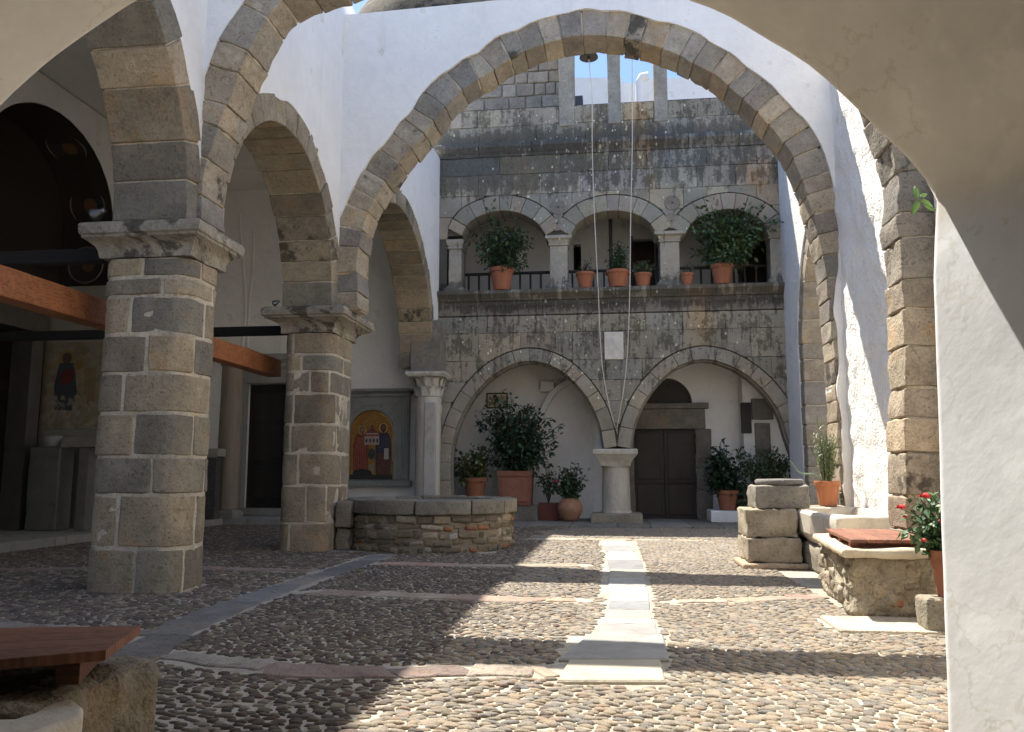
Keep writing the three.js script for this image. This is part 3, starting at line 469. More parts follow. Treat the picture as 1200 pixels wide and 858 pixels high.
  part(low, 'coping', boxStone(sc[0] - 1.65, onD(258, 560, 19.6)[0], onD(250, 535, 19.6)[1], onD(250, 526, 19.6)[1], 19.42, 19.85, { c: [0.36, 0.33, 0.28] }), M.marble);
}
{ // roof slab and added near wall of the aisle, raised marble floor strip along the painted wall
  single('aisle_roof', slab(shapeOf([[XB - 1.4, 9.35], [-5.45, 9.35], [-5.45, 9.7], [XB - 1.4, 9.7]]), 3.9, DE + 0.4, 'x'), M.plaster, 'flat white roof over the left aisle', 'roof');
  single('added_aisle_wall', boxStone(XB - 0.5, -8.0, 0, 9.3, 3.6, 3.9, { amp: 0.01, seg: [3, 6, 1] }), M.plaster, 'unseen white wall added to darken the left aisle beside the entrance vault', 'wall');  // unseen wall added to shade the aisle, cut short to let some light in
  const st = new THREE.Group(); st.name = 'aisle_step'; st.userData = { kind: 'structure' }; scene.add(st);
  let D = 9; while (D < 19.9) { const w = rr(0.9, 1.6); part(st, 'marble_slab', boxStone(XB - 1.3, -9.75 + rr(-0.02, 0.02), 0, 0.155 + rr(0, 0.006), D + 0.006, Math.min(D + w, 20) - 0.006, { c: vary([0.34, 0.33, 0.30], 0.12), amp: 0.004, seg: [6, 1, 2] }), M.marble); D += w; }
  let x = -11.4; while (x < -5) { const w = rr(0.7, 1.2); part(st, 'marble_slab', boxStone(x + 0.006, Math.min(x + w, -5) - 0.006, 0, 0.155 + rr(0, 0.006), 20.02 + rr(-0.02, 0.02), DE, { c: vary([0.34, 0.33, 0.30], 0.12), amp: 0.004, seg: [2, 1, 3] }), M.marble); x += w; }
}
// beams and tie bars of the aisle
{
  const beam = (D0, D1, label) => single('wooden_beam', stone(D1 - D0, 0.31, 0.26, (a, b, c) => [-5.98 - c, 3.0 + b, D0 + a], { r: 0.012, seg: [10, 1, 1], amp: 0.006, fs: 2, c: [0.40, 0.15, 0.055] }), M.wood, label, 'beam', undefined);
  beam(5.0, 9.05, 'orange timber beam running from the aisle behind the floodlit pillar'); beam(9.12, 14.3, 'orange timber beam between the two arcade pillars');
  for (const [D, x1, y, label] of [[8.85, -5.86, 3.72, 'black steel tie bar from the floodlit pillar capital into the aisle'], [14.0, -5.72, 3.72, 'black steel tie bar behind the pillar by the well']])
    single('tie_bar', boxStone(XB - 0.05, x1, y, y + 0.16, D - 0.07, D + 0.07, { c: [0.014, 0.013, 0.012], amp: 0, r: 0.01 }), M.rope, label, 'tie bar', undefined);
}
// ---------- entrance vault round the camera ----------
{
  const DV = 3.6, R = p => onD(p[0], p[1], DV);
  const prof = [[-130, 300], [-60, 200], [0, 131], [30, 103], [65, 73], [105, 44], [140, 21], [175, 0]].map(R).concat([[-1.55, 3.6], [-1.05, 3.82], [-0.6, 3.86], [-0.15, 3.68]], [[790, 0], [845, 22], [900, 55], [940, 79], [965, 99], [1000, 132], [1022, 154], [1050, 182], [1075, 211], [1090, 238]].map(R));
  const pa = new Path(prof), ns = 60, back = -2.6, nd = 26;
  const spread = D => (DV - D) * 0.42;
  const xl = prof[0][0], xr = prof[prof.length - 1][0];
  const at = (u, D) => { const [x, y] = pa.at(pa.len * u); const k = (x - xl) / (xr - xl); return [x + spread(D) * k - 0.02 * (1 - k) * (DV - D), y]; };
  const pos = [], uv = [], idx = [];
  const cols = [];   // from left foot up, over, down to right foot
  const NP = 14;
  for (let i = 0; i <= NP; i++) cols.push([0, i / NP]); for (let i = 1; i <= ns; i++) cols.push([1, i / ns]); for (let i = 1; i <= NP; i++) cols.push([2, i / NP]);
  const rc = 0.05;   // rounded outer arris
  const prof3 = D => cols.map(([k, u]) => k === 1 ? at(u, D) : k === 0 ? [at(0, D)[0] - 0.10 * (1 - u), at(0, D)[1] * u] : [at(1, D)[0] - 0.02 * Math.min(1, u * 8) - 0.075 * u, at(1, D)[1] * (1 - u)]);
  const Ds = [DV + 0.02]; const outs = [0.045]; for (let i = 0; i <= 5; i++) { const a = i / 5 * Math.PI / 2; Ds.push(DV - rc + rc * Math.cos(a) * 1); outs.push(rc * (1 - Math.sin(a))); }
  for (let i = 1; i <= nd; i++) { Ds.push(lerp(DV - rc, back, i / nd)); outs.push(0); }
  Ds.forEach((D, r) => { const q = prof3(Math.min(D, DV)); let l = 0; q.forEach(([x, y], i) => { const a = q[Math.max(0, i - 1)], b = q[Math.min(q.length - 1, i + 1)], tx = b[0] - a[0], ty = b[1] - a[1], m = Math.hypot(tx, ty) || 1; if (i) l += Math.hypot(x - q[i - 1][0], y - q[i - 1][1]); const o = outs[r], n = 0.008 * fbm3(x * 1.4, y * 1.4, D * 1.4); pos.push(x - ty / m * (o + n), y + tx / m * (o + n), -D); uv.push(l, D); }); });
  const m = cols.length; for (let r = 0; r + 1 < Ds.length; r++) for (let i = 0; i + 1 < m; i++) { const a = r * m + i; idx.push(a, a + 1, a + m + 1, a, a + m + 1, a + m); }
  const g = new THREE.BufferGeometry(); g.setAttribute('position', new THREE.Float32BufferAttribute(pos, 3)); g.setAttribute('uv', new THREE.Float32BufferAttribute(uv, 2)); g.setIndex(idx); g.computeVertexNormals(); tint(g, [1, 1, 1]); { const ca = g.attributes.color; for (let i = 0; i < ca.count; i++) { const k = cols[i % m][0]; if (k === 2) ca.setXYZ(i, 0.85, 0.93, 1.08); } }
  const t = thing('entrance_vault', 'cream plastered entrance vault and pier framing the courtyard', 'vault', [0, 0, 2]);
  const mv = M.cream.clone(); mv.side = THREE.DoubleSide; mv.bumpScale = 0.005; mv.color.setRGB(0.90, 0.86, 0.78);
  part(t, 'vault_lining', g, mv);
  const q = prof3(DV).map(([x, y]) => [x, y]);
  const out = q.map(([x, y], i) => { const a = q[Math.max(0, i - 1)], b = q[Math.min(m - 1, i + 1)], tx = b[0] - a[0], ty = b[1] - a[1], mm = Math.hypot(tx, ty) || 1; return [x - ty / mm * 0.11, y + tx / mm * 0.11]; });
  out[0][1] = 0; out[m - 1][1] = 0;
  part(t, 'outer_wall', slab(shapeOf([[-5.6, 0], ...out, [7, 0], [7, 6.4], [-5.6, 6.4]]), DV - 0.075, DV - 0.005, 'x'), M.plaster);
  part(t, 'roof', boxStone(-5.6, 7, 6.2, 6.39, -3, DV - 0.08, { amp: 0 }), M.plaster);
  part(t, 'rear_wall', boxStone(-5, 5, 0, 6.19, -3, -2.62, { amp: 0 }), M.plaster);
}
// ---------- the facade across the court ----------
const FD = ZF, FT = 0.75;                         // front face and thickness
const fx = (px, y = 300) => onD(px, y, FD)[0], fy = (py, px = 600) => onD(px, py, FD)[1];
const fxl = -4.72, fxr = 4.62;
const facade = thing('gallery_facade', 'weathered grey stone facade with two ground arches and a three-arch upper gallery', 'building', [0, 0, FD + FT / 2]);
const lowL = new Path([[528, 583], [528, 530], [536, 497], [556, 461], [586, 434], [620, 423], [655, 433], [685, 462], [702, 495], [708, 526]].map(p => onD(p[0], p[1], FD)));
const lowR = new Path([[738, 526], [744, 495], [762, 460], [790, 432], [822, 421], [855, 428], [888, 450], [912, 480], [924, 515]].map(p => onD(p[0], p[1], FD)).concat([[4.55, 1.2], [4.55, 0.05]]));
const galY = fy(338, 700);
const gal = [[[541, 276], [549, 262], [568, 251], [590, 247], [612, 251], [630, 262], [640, 276]], [[668, 276], [677, 262], [695, 251], [718, 247], [742, 250], [760, 260], [770, 275]], [[803, 275], [811, 261], [830, 250], [853, 245], [876, 249], [893, 259], [903, 273]]].map(a => new Path(a.map(p => onD(p[0], p[1], FD))));
const capY = fy(274, 700), parY = fy(125, 600), cor1 = fy(167, 650), cor0 = fy(181, 650), frz1 = fy(351, 650), frz0 = fy(368, 650);
{ // core
  const L = lowL.offset(0.03, 40), R = lowR.offset(0.03, 40);
  const outer = [[fxl, 0], [L[0][0], 0], ...L, [L[40][0], 1.96], [R[0][0], 1.96], ...R, [R[40][0], 0], [fxr + 0.1, 0], [fxr + 0.1, parY - 0.03], [fxl, parY - 0.03]];
  const gq = gal.map(g => g.offset(0.03, 24)), xa = fx(523, 310), xb = fx(924, 310), yc = gq[0][0][1] - 0.01, holes = [[[xa, galY + 0.02], [xa, yc], ...gq[0], ...gq[1], ...gq[2], [xb, gq[2][24][1] - 0.01], [xb, galY + 0.02]]];
  // side pieces at the gallery keep the outer columns' room
  part(facade, 'wall_core', reUvFacade(slab(shapeOf(outer, holes), FD + 0.05, FD + FT, 'x', [0.10, 0.09, 0.075])), M.facade);
}
const topsOf = (paths, thick) => { const polys = paths.map(p => p.offset(thick, 60)); return x => { let y = -9; for (const q of polys) for (let i = 1; i < q.length; i++) { const a = q[i - 1], b = q[i]; if ((a[0] - x) * (b[0] - x) <= 0 && a[0] !== b[0]) y = Math.max(y, lerp(a[1], b[1], (x - a[0]) / (b[0] - a[0]))); } return y; }; };
function ashlar(y0, y1, breaks, tops) {            // one course of blocks, cut to the arches below it
  const g = 0.004;
  for (let i = 0; i + 1 < breaks.length; i++) {
    const x0 = breaks[i] + g, x1 = breaks[i + 1] - g, N = 12, c = vary(pick(FAC), 0.10, 0.04), e = rr(-0.010, 0.010);
    if (!tops) { part(facade, 'ashlar_block', stone(x1 - x0, y1 - y0 - 2 * g, 0.14, (a, b, cc) => [x0 + a, y0 + g + b, FD + e + cc], { r: 0.008, seg: [4, 3, 1], amp: 0.011, fs: 5, c, uv: facadeUv }), M.facade); continue; }
    const yb = y0 + g, yt = y1 - g; let run = [];
    const flush = () => {
      if (run.length > 1 && run.some(p => yt - p[1] > 0.05) && run[run.length - 1][0] - run[0][0] > 0.05) {
        const pts = [...run, [run[run.length - 1][0], yt], [run[0][0], yt]].filter((p, k, a) => !k || Math.hypot(p[0] - a[k - 1][0], p[1] - a[k - 1][1]) > 0.012);
        part(facade, 'ashlar_block', reUvFacade(slab(shapeOf(pts), FD + e, FD + 0.14, 'x', c, 0.006)), M.facade);
      } run = [];
    };
    let plain = true; for (let k = 0; k <= N; k++) if (tops(lerp(x0, x1, k / N)) > yb) plain = false;
    if (plain) { part(facade, 'ashlar_block', stone(x1 - x0, yt - yb, 0.14, (a, b, cc) => [x0 + a, yb + b, FD + e + cc], { r: 0.008, seg: [4, 3, 1], amp: 0.011, fs: 5, c, uv: facadeUv }), M.facade); continue; }
    for (let k = 0; k <= N; k++) { const x = lerp(x0, x1, k / N), b = Math.max(yb, tops(x) + 0.012); if (b < yt - 0.03) run.push([x, b]); else flush(); } flush();
  }
}
function breaksOf(a, b, lo, hi) { const o = [a]; let x = a; while (x < b - lo * 0.8) { x += rr(lo, hi); if (x > b - lo * 0.6) break; o.push(x); } o.push(b); return o; }
{
  seedState = 5150;
  const lt = topsOf([lowL, lowR], 0.35), gt = topsOf(gal, 0.45);
  // courses below the gallery
  const ys = [368, 388, 421, 445, 470, 497, 526].map(y => fy(y, 700));
  for (let k = 0; k + 1 < ys.length; k++) ashlar(ys[k + 1], ys[k], k === 0 ? [fxl, ...[571, 628, 660, 686, 757, 800, 850, 890].map(p => fx(p, 380)), fxr] : k === 1 ? [fxl, ...[561, 610, 651, 671, 690, 738, 765, 800, 846, 880].map(p => fx(p, 400)), fxr] : breaksOf(fxl, fxr, 0.5, 1.0), lt);
  // above the gallery arches
  const yu = [181, 202, 226].map(y => fy(y, 650));
  for (let k = 0; k + 1 < yu.length; k++) ashlar(yu[k + 1], yu[k], k ? [fxl, ...[561, 632, 680, 764, 817, 862, 909].map(p => fx(p, 210)), fxr] : breaksOf(fxl, fxr, 0.9, 1.9), null);
  ashlar(fy(250, 650), yu[2], breaksOf(fxl, fxr, 0.5, 0.9), gt); ashlar(capY, fy(250, 650), breaksOf(fxl, fxr, 0.3, 0.6), gt);
  // parapet
  const yp = [125, 145, 167].map(y => fy(y, 650));
  ashlar(yp[1], yp[0] - 0.0, [fxl, ...[560, 594, 655, 711, 766, 853, 890].map(p => fx(p, 130)), fxr], null); ashlar(yp[2], yp[1], breaksOf(fxl, fxr, 0.8, 1.6), null);
  const FV = FAC.slice(0, 2).concat([FAC[4]]);
  for (const p of [lowL, lowR]) { const n = 50, q = [...p.offset(-0.055, n), ...p.offset(0.05, n).reverse()]; part(facade, 'arch_roll', reUvFacade(slab(shapeOf(q), FD + 0.12, FD + 0.30, 'x', [0.24, 0.215, 0.175], 0.02)), M.facade); }
  // ground arches and gallery arches
  voussoirs(facade, lowL, 0.33, 17, FD - 0.02, FD + FT - 0.03, 'x', M.facade, FV, { seg: [2, 2, 1], amp: 0.006, gap: 0.007, uv: facadeUv, drop: 0.003, proud: 0.004, even: 1, v: 0.07 });
  voussoirs(facade, lowR, 0.33, 17, FD - 0.02, FD + FT - 0.03, 'x', M.facade, [[0.33, 0.295, 0.235], ...FV], { seg: [2, 2, 1], amp: 0.006, gap: 0.007, uv: facadeUv, drop: 0.003, proud: 0.004, even: 1, v: 0.08 });
  for (const g of gal) voussoirs(facade, g, 0.43, 9, FD - 0.025, FD + FT - 0.03, 'x', M.facade, FV, { seg: [2, 2, 1], amp: 0.006, gap: 0.007, uv: facadeUv, drop: 0.003, proud: 0.004, even: 1, v: 0.08 });
  // thin proud moulding following each ground arch
  // cornices and gallery sill in lengths of stone
  const run = (name, prof, lo, hi, c) => { const b = breaksOf(fxl, fxr, lo, hi); for (let i = 0; i + 1 < b.length; i++) { const e = rr(-0.008, 0.008); part(facade, name, reUvFacade(slab(shapeOf(prof.map(p => [FD - p[0] + (p[0] > -0.1 ? e : 0), p[1]])), b[i] + 0.006, b[i + 1] - 0.006, 'D', vary(c, 0.14))), M.facade); } };
  const hh = cor1 - cor0; run('cornice_stone', [[-0.2, cor0], [0.03, cor0], [0.05, cor0 + 0.2 * hh], [0.10, cor0 + 0.35 * hh], [0.16, cor0 + 0.6 * hh], [0.18, cor0 + 0.65 * hh], [0.18, cor1 - 0.02], [0.15, cor1 + 0.02], [-0.2, cor1 + 0.03]], 1.0, 1.9, [0.25, 0.23, 0.19]);
  run('sill_stone', [[-0.6, frz1], [0.05, frz1], [0.08, frz1 + 0.05], [0.17, frz1 + 0.14], [0.2, frz1 + 0.16], [0.2, galY - 0.02], [0.17, galY], [-0.6, galY]], 1.1, 1.8, [0.29, 0.26, 0.20]);
  run('frieze_stone', [[-0.2, frz0 + 0.004], [0.0, frz0 + 0.004], [0.0, frz1 - 0.004], [-0.2, frz1 - 0.004]], 1.1, 1.8, [0.27, 0.24, 0.195]);
  // carved leaf row on the frieze
  const leaf = [], w = 0.118; for (let x = fxl + 0.2; x < fxr - 0.15; x += w) { const h = frz1 - frz0, g1 = new THREE.TorusGeometry(w * 0.36, 0.016, 4, 8, Math.PI); g1.scale(1, 1.15, 1); g1.translate(x, frz1 - h * 0.42, -(FD - 0.008)); const g2 = new THREE.CylinderGeometry(0.017, 0.006, h * 0.42, 5); g2.translate(x, frz1 - h * 0.55, -(FD - 0.008)); const g3 = new THREE.CylinderGeometry(0.013, 0.013, h * 0.38, 5); g3.translate(x - w * 0.4, frz1 - h * 0.62, -(FD - 0.006)); leaf.push(g1, g2, g3); }
  part(facade, 'carved_leaf_row', reUvFacade(tint(mergeGeometries(leaf.map(g => g.toNonIndexed())), [0.29, 0.26, 0.205])), M.facade);
  // gallery columns with caps and bases
  const col = (p0, p1, c0, c1) => {
    const x0 = fx(p0, 310), x1 = fx(p1, 310), a = fx(c0, 280), b = fx(c1, 280), d0 = FD + 0.08, d1 = FD + 0.62, y0 = galY, c = [0.40, 0.37, 0.30];
    const cc = part(facade, 'gallery_column', boxStone(x0, x1, y0 + 0.2, capY - 0.26, d0, d1, { r: 0.02, seg: [2, 6, 2], amp: 0.006, c, uv: facadeUv }), M.facade);
    part(cc, 'column_base', reUvFacade(rectMould(x0, x1, d0, d1, [[-0.1, y0 + 0.003], [0.1, y0 + 0.003], [0.1, y0 + 0.1], [0.04, y0 + 0.14], [0.03, y0 + 0.198], [-0.1, y0 + 0.199]], { c, amp: 0.004 })), M.facade);
    const o = Math.max(0.06, (x0 - a + b - x1) / 2); part(cc, 'column_capital', reUvFacade(rectMould(x0, x1, d0, d1, [[-0.1, capY - 0.258], [0.03, capY - 0.258], [0.03, capY - 0.22], [0.01, capY - 0.2], [0.05, capY - 0.12], [o, capY - 0.08], [o, capY - 0.004], [-0.1, capY - 0.002]], { c, amp: 0.004 })), M.facade);
  };
  col(525, 540, 523, 542); col(644, 665, 639, 670); col(774, 797, 767, 803); col(904, 922, 899, 924);
  // roundels with a cross in the spandrels
  for (const [px, py] of [[654, 243], [653, 262], [788, 238], [787, 259]]) { const [x, y] = onD(px, py, FD), ring = new THREE.TorusGeometry(0.19, 0.014, 6, 24), a = new THREE.BoxGeometry(0.04, 0.28, 0.03), b = new THREE.BoxGeometry(0.28, 0.04, 0.03), d = new THREE.CylinderGeometry(0.2, 0.2, 0.03, 24); d.rotateX(Math.PI / 2); d.translate(0, 0, -0.01); const g = mergeGeometries([ring, a, b, d].map(q => q.toNonIndexed())); g.translate(x, y, -(FD - 0.014)); part(facade, 'carved_roundel', reUvFacade(tint(g, [0.28, 0.25, 0.20])), M.facade); }
}
// round column between the ground arches
{
  const x = fx(722, 570), D = FD + 0.36, yb = fy(602, 722), yc = fy(546, 722), yt = fy(526, 722), c = [0.58, 0.54, 0.46];
  const t = thing('marble_column', 'stout pale marble column between the two ground arches', 'column', [x, 0, D]);
  part(t, 'plinth', boxStone(x - 0.65, x + 0.65, 0, yb - 0.002, D - 0.62, D + 0.6, { c: [0.34, 0.30, 0.22], r: 0.03, amp: 0.012, seg: [3, 1, 3] }), M.stone);
  part(t, 'shaft', lathe([[0.40, yb], [0.40, yb + 0.04], [0.365, yb + 0.08], [0.36, yb + 0.5], [0.345, yc - 0.05], [0.37, yc - 0.04], [0.37, yc]], x, D, { c, n: 36, amp: 0.006 }), M.marble);
  part(t, 'capital', rectMould(x - 0.3, x + 0.3, D - 0.3, D + 0.3, [[0.02, yc + 0.002], [0.07, yc + 0.002], [0.08, yc + 0.06], [0.13, yc + 0.16], [0.22, yc + 0.25], [0.23, yc + 0.28], [0.26, yc + 0.3], [0.26, yt - 0.03], [0.24, yt - 0.004], [0, yt - 0.003]], { c, seg: 6, amp: 0.008 }), M.marble);
}
// corner column with a leafy capital
{
  const x = -4.78, D = 21.02, y0 = 0, ys = onD(500, 465, 20.7)[1], yt = onD(500, 436, 20.7)[1], c = [0.60, 0.57, 0.50];
  const t = thing('corner_column', 'white marble column with leafy capital at the corner of arcade and facade', 'column', [x, 0, D]);
  part(t, 'base', rectMould(x - 0.3, x + 0.3, D - 0.3, D + 0.3, [[0, 0], [0.1, 0.002], [0.1, 0.2], [0.04, 0.3], [-0.2, 0.302]], { c }), M.marble);
  part(t, 'shaft', lathe([[0.33, 0.304], [0.33, ys - 0.42], [0.35, ys - 0.4], [0.35, ys - 0.2], [0.33, ys - 0.18], [0.34, ys]], x, D, { c, n: 32, amp: 0.008 }), M.marble);
  part(t, 'front_panel', boxStone(x - 0.02, x + 0.26, 0.31, ys - 0.15, D - 0.37, D - 0.1, { c: [0.52, 0.50, 0.47], amp: 0.005, seg: [1, 6, 1] }), M.marble);
  const cap = part(t, 'capital', lathe([[0.33, ys + 0.002], [0.37, ys + 0.03], [0.34, ys + 0.06], [0.32, ys + 0.25], [0.34, ys + 0.45], [0.41, yt - 0.12]], x, D, { c, n: 24 }), M.marble);
  part(cap, 'abacus', rectMould(x - 0.4, x + 0.4, D - 0.4, D + 0.4, [[0, yt - 0.13], [0.06, yt - 0.12], [0.1, yt - 0.06], [0.1, yt], [-0.2, yt + 0.002]], { c, amp: 0.012, seg: 6 }), M.marble);
  for (let row = 0; row < 2; row++) for (let k = 0; k < 10; k++) { // curled leaves
    const a = (k + row * 0.5) / 10 * Math.PI * 2, b = ys + 0.06 + row * 0.24, h = 0.27, pos = [], idx = [];
    for (let j = 0; j <= 5; j++) { const v = j / 5, rr0 = 0.345 + row * 0.04 + 0.09 * v * v + 0.08 * Math.max(0, v - 0.6), yy = b + h * (v < 0.85 ? v : 0.85 - (v - 0.85) * 0.8), wd = 0.17 * Math.sin(Math.PI * (0.15 + 0.75 * v)) + 0.01 * ((j % 2) ? 1 : -1); for (const s of [-1, 0, 1]) { const aa = a + s * wd; pos.push(x + Math.cos(aa) * (rr0 + (s ? -0.012 : 0.028)), yy - (s ? 0.015 : 0), -(D) + Math.sin(aa) * (rr0 + (s ? -0.012 : 0.028))); } if (j) for (const s of [0, 1]) { const q = (j - 1) * 3 + s; idx.push(q, q + 1, q + 4, q, q + 4, q + 3); } }
    const g = new THREE.BufferGeometry(); g.setAttribute('position', new THREE.Float32BufferAttribute(pos, 3)); g.setAttribute('uv', new THREE.Float32BufferAttribute(pos.filter((_, i) => i % 3 < 2), 2)); g.setIndex(idx); g.computeVertexNormals(); const m = M.marbleLeaf ??= Object.assign(M.marble.clone(), { side: THREE.DoubleSide }); part(cap, 'acanthus_leaf', tint(g, c), m); }
  // stone pilaster above it that carries the arcade arch
  part(t, 'impost_block', boxStone(-5.2, -4.42, yt + 0.006, yt + 1.35, D - 0.32, FD + 0.3, { c: [0.27, 0.24, 0.195], amp: 0.008, seg: [2, 3, 2] }), M.stone);
}
// ---------- rooms behind the facade ----------
const DB = 23.4;
{
  const t = thing('ground_loggia', 'whitewashed back wall of the ground loggia with a dark wooden door', 'wall', [0, 0, DB]);
  const bx = (px, py = 550) => onD(px, py, DB)[0], by = (py, px = 700) => onD(px, py, DB)[1];
  const dl = bx(742), dr = bx(816), dt = by(503, 780), lt = by(473, 780), tt = by(443, 780), tl = bx(750, 465), tr = bx(811, 465);
  const ty = arcPts((tl + tr) / 2, lt, (tr - tl) / 2, tt - lt, 20).reverse();
  part(t, 'plaster_wall', slab(shapeOf([[-5.2, 0], [dl, 0], [dl, lt], [tl, lt], ...ty.slice().reverse().slice(1, -1), [tr, lt], [dr, lt], [dr, 0], [5.3, 0], [5.3, 5.5], [-5.2, 5.5]]), DB, DB + 0.3, 'x'), M.plaster);
  const c = [0.25, 0.22, 0.175];
  part(t, 'tympanum', slab(shapeOf([[tl - 0.05, lt], [tr + 0.05, lt], [tr + 0.05, tt + 0.1], [tl - 0.05, tt + 0.1]]), DB + 0.2, DB + 0.29, 'x', [0.04, 0.03, 0.022]), M.wood);
  part(t, 'lintel', boxStone(dl - 0.3, bx(828), dt + 0.002, lt - 0.16, DB - 0.1, DB + 0.28, { c, amp: 0.008, seg: [4, 1, 1] }), M.stone);
  part(t, 'lintel_cornice', boxStone(dl - 0.36, bx(832), lt - 0.155, lt, DB - 0.16, DB + 0.2, { c, amp: 0.01, seg: [5, 1, 1] }), M.stone);
  for (const [a, b] of [[dl - 0.34, dl], [dr, bx(833)]]) for (let k = 0; k < 3; k++) { const h = dt / 3; part(t, 'jamb_stone', boxStone(a, b + rr(0, 0.06), k * h + 0.004, (k + 1) * h - 0.006, DB - 0.08, DB + 0.28, { c: vary(c, 0.15), amp: 0.012, seg: [1, 3, 1] }), M.stone); }
  for (const [a, b] of [[dl + 0.005, (dl + dr) / 2 - 0.004], [(dl + dr) / 2 + 0.004, dr - 0.005]]) {
    const d = part(t, 'door_leaf', boxStone(a, b, 0.03, dt, DB + 0.12, DB + 0.2, { c: [0.040, 0.028, 0.020], amp: 0, r: 0.006 }), M.wood);
    for (const [y0, y1] of [[0.15, 0.95], [1.12, dt - 0.12]]) part(d, 'door_panel', boxStone(a + 0.1, b - 0.1, y0, y1, DB + 0.095, DB + 0.13, { c: [0.048, 0.034, 0.024], amp: 0, r: 0.014 }), M.wood);
    part(d, 'door_rail', boxStone(a + 0.02, b - 0.02, 1.0, 1.08, DB + 0.09, DB + 0.13, { c: [0.042, 0.03, 0.021], amp: 0, r: 0.01 }), M.wood);
  }
  part(t, 'ceiling', slab(shapeOf([[-5.2, 5.42], [5.3, 5.42], [5.3, 5.6], [-5.2, 5.6]]), FD + FT + 0.01, DB - 0.004, 'x'), M.plaster);
  part(t, 'return_wall', boxStone(bx(868), 5.2, 0, 5.41, FD + FT + 0.5, DB - 0.005, { amp: 0.01, seg: [2, 6, 2], c: [0.95, 0.95, 0.93] }), M.plaster);
  part(t, 'end_wall', boxStone(-5.2, -4.9, 0, 5.41, FD + FT + 0.01, DB - 0.005, { amp: 0.006 }), M.plaster); part(t, 'door_backing', boxStone(dl - 0.2, dr + 0.2, 0, tt + 0.3, DB + 0.305, DB + 0.5, { amp: 0, c: [0.05, 0.05, 0.05] }), M.plaster); part(t, 'end_wall', boxStone(5.2, 5.5, 0, 5.41, FD + FT + 0.01, DB - 0.005, { amp: 0.006 }), M.plaster);  // the door backing is an added unseen slab that stops light leaking through
  // return wall: stone blocks, and a dark block painted as a small shaded opening
  const rw = FD + FT + 0.5; const q = (px, py) => onD(px, py, rw);
  part(t, 'wall_block', boxStone(q(880, 470)[0], q(905, 470)[0], q(880, 492)[1], q(880, 468)[1], rw - 0.14, rw + 0.1, { c: [0.2, 0.18, 0.15], amp: 0.01 }), M.stone);
  part(t, 'wall_block', boxStone(q(868, 470)[0], q(880, 470)[0] - 0.01, q(870, 508)[1], q(870, 472)[1], rw - 0.06, rw + 0.1, { c: [0.07, 0.065, 0.06], amp: 0.006 }), M.stone);
  part(t, 'wall_block', boxStone(q(884, 500)[0], q(902, 500)[0], q(884, 545)[1], q(884, 496)[1], rw - 0.12, rw + 0.1, { c: [0.24, 0.22, 0.18], amp: 0.01 }), M.stone);
  // rib from the column to the back wall
  const rib = new Path([[FD + FT - 0.05, 1.9], [FD + FT + 0.15, 3.3], [FD + FT + 0.7, 4.3], [DB - 0.02, 4.9]]);
  const ro = rib.offset(0, 20); part(t, 'plaster_rib', slab(shapeOf([...ro, [DB - 0.01, 5.41], [FD + FT - 0.05, 5.41]]), -0.5, 0.25, 'D'), M.plaster);
  { const pp = new Path([[634, 508], [640, 482], [654, 461], [680, 446], [712, 440]].map(p => onD(p[0], p[1], DB))), ro2 = [...pp.offset(0, 24), ...pp.offset(0.16, 24, 0.02).reverse()]; part(t, 'plaster_rib', slab(shapeOf(ro2), DB - 0.3, DB - 0.004, 'x', [1, 1, 1], 0.03), M.plaster); }
  part(t, 'corbel', boxStone(bx(634, 450), bx(650, 450), by(460, 640), by(448, 640), DB - 0.25, DB + 0.05, { c: [0.9, 0.9, 0.86], amp: 0.01 }), M.plaster);
}
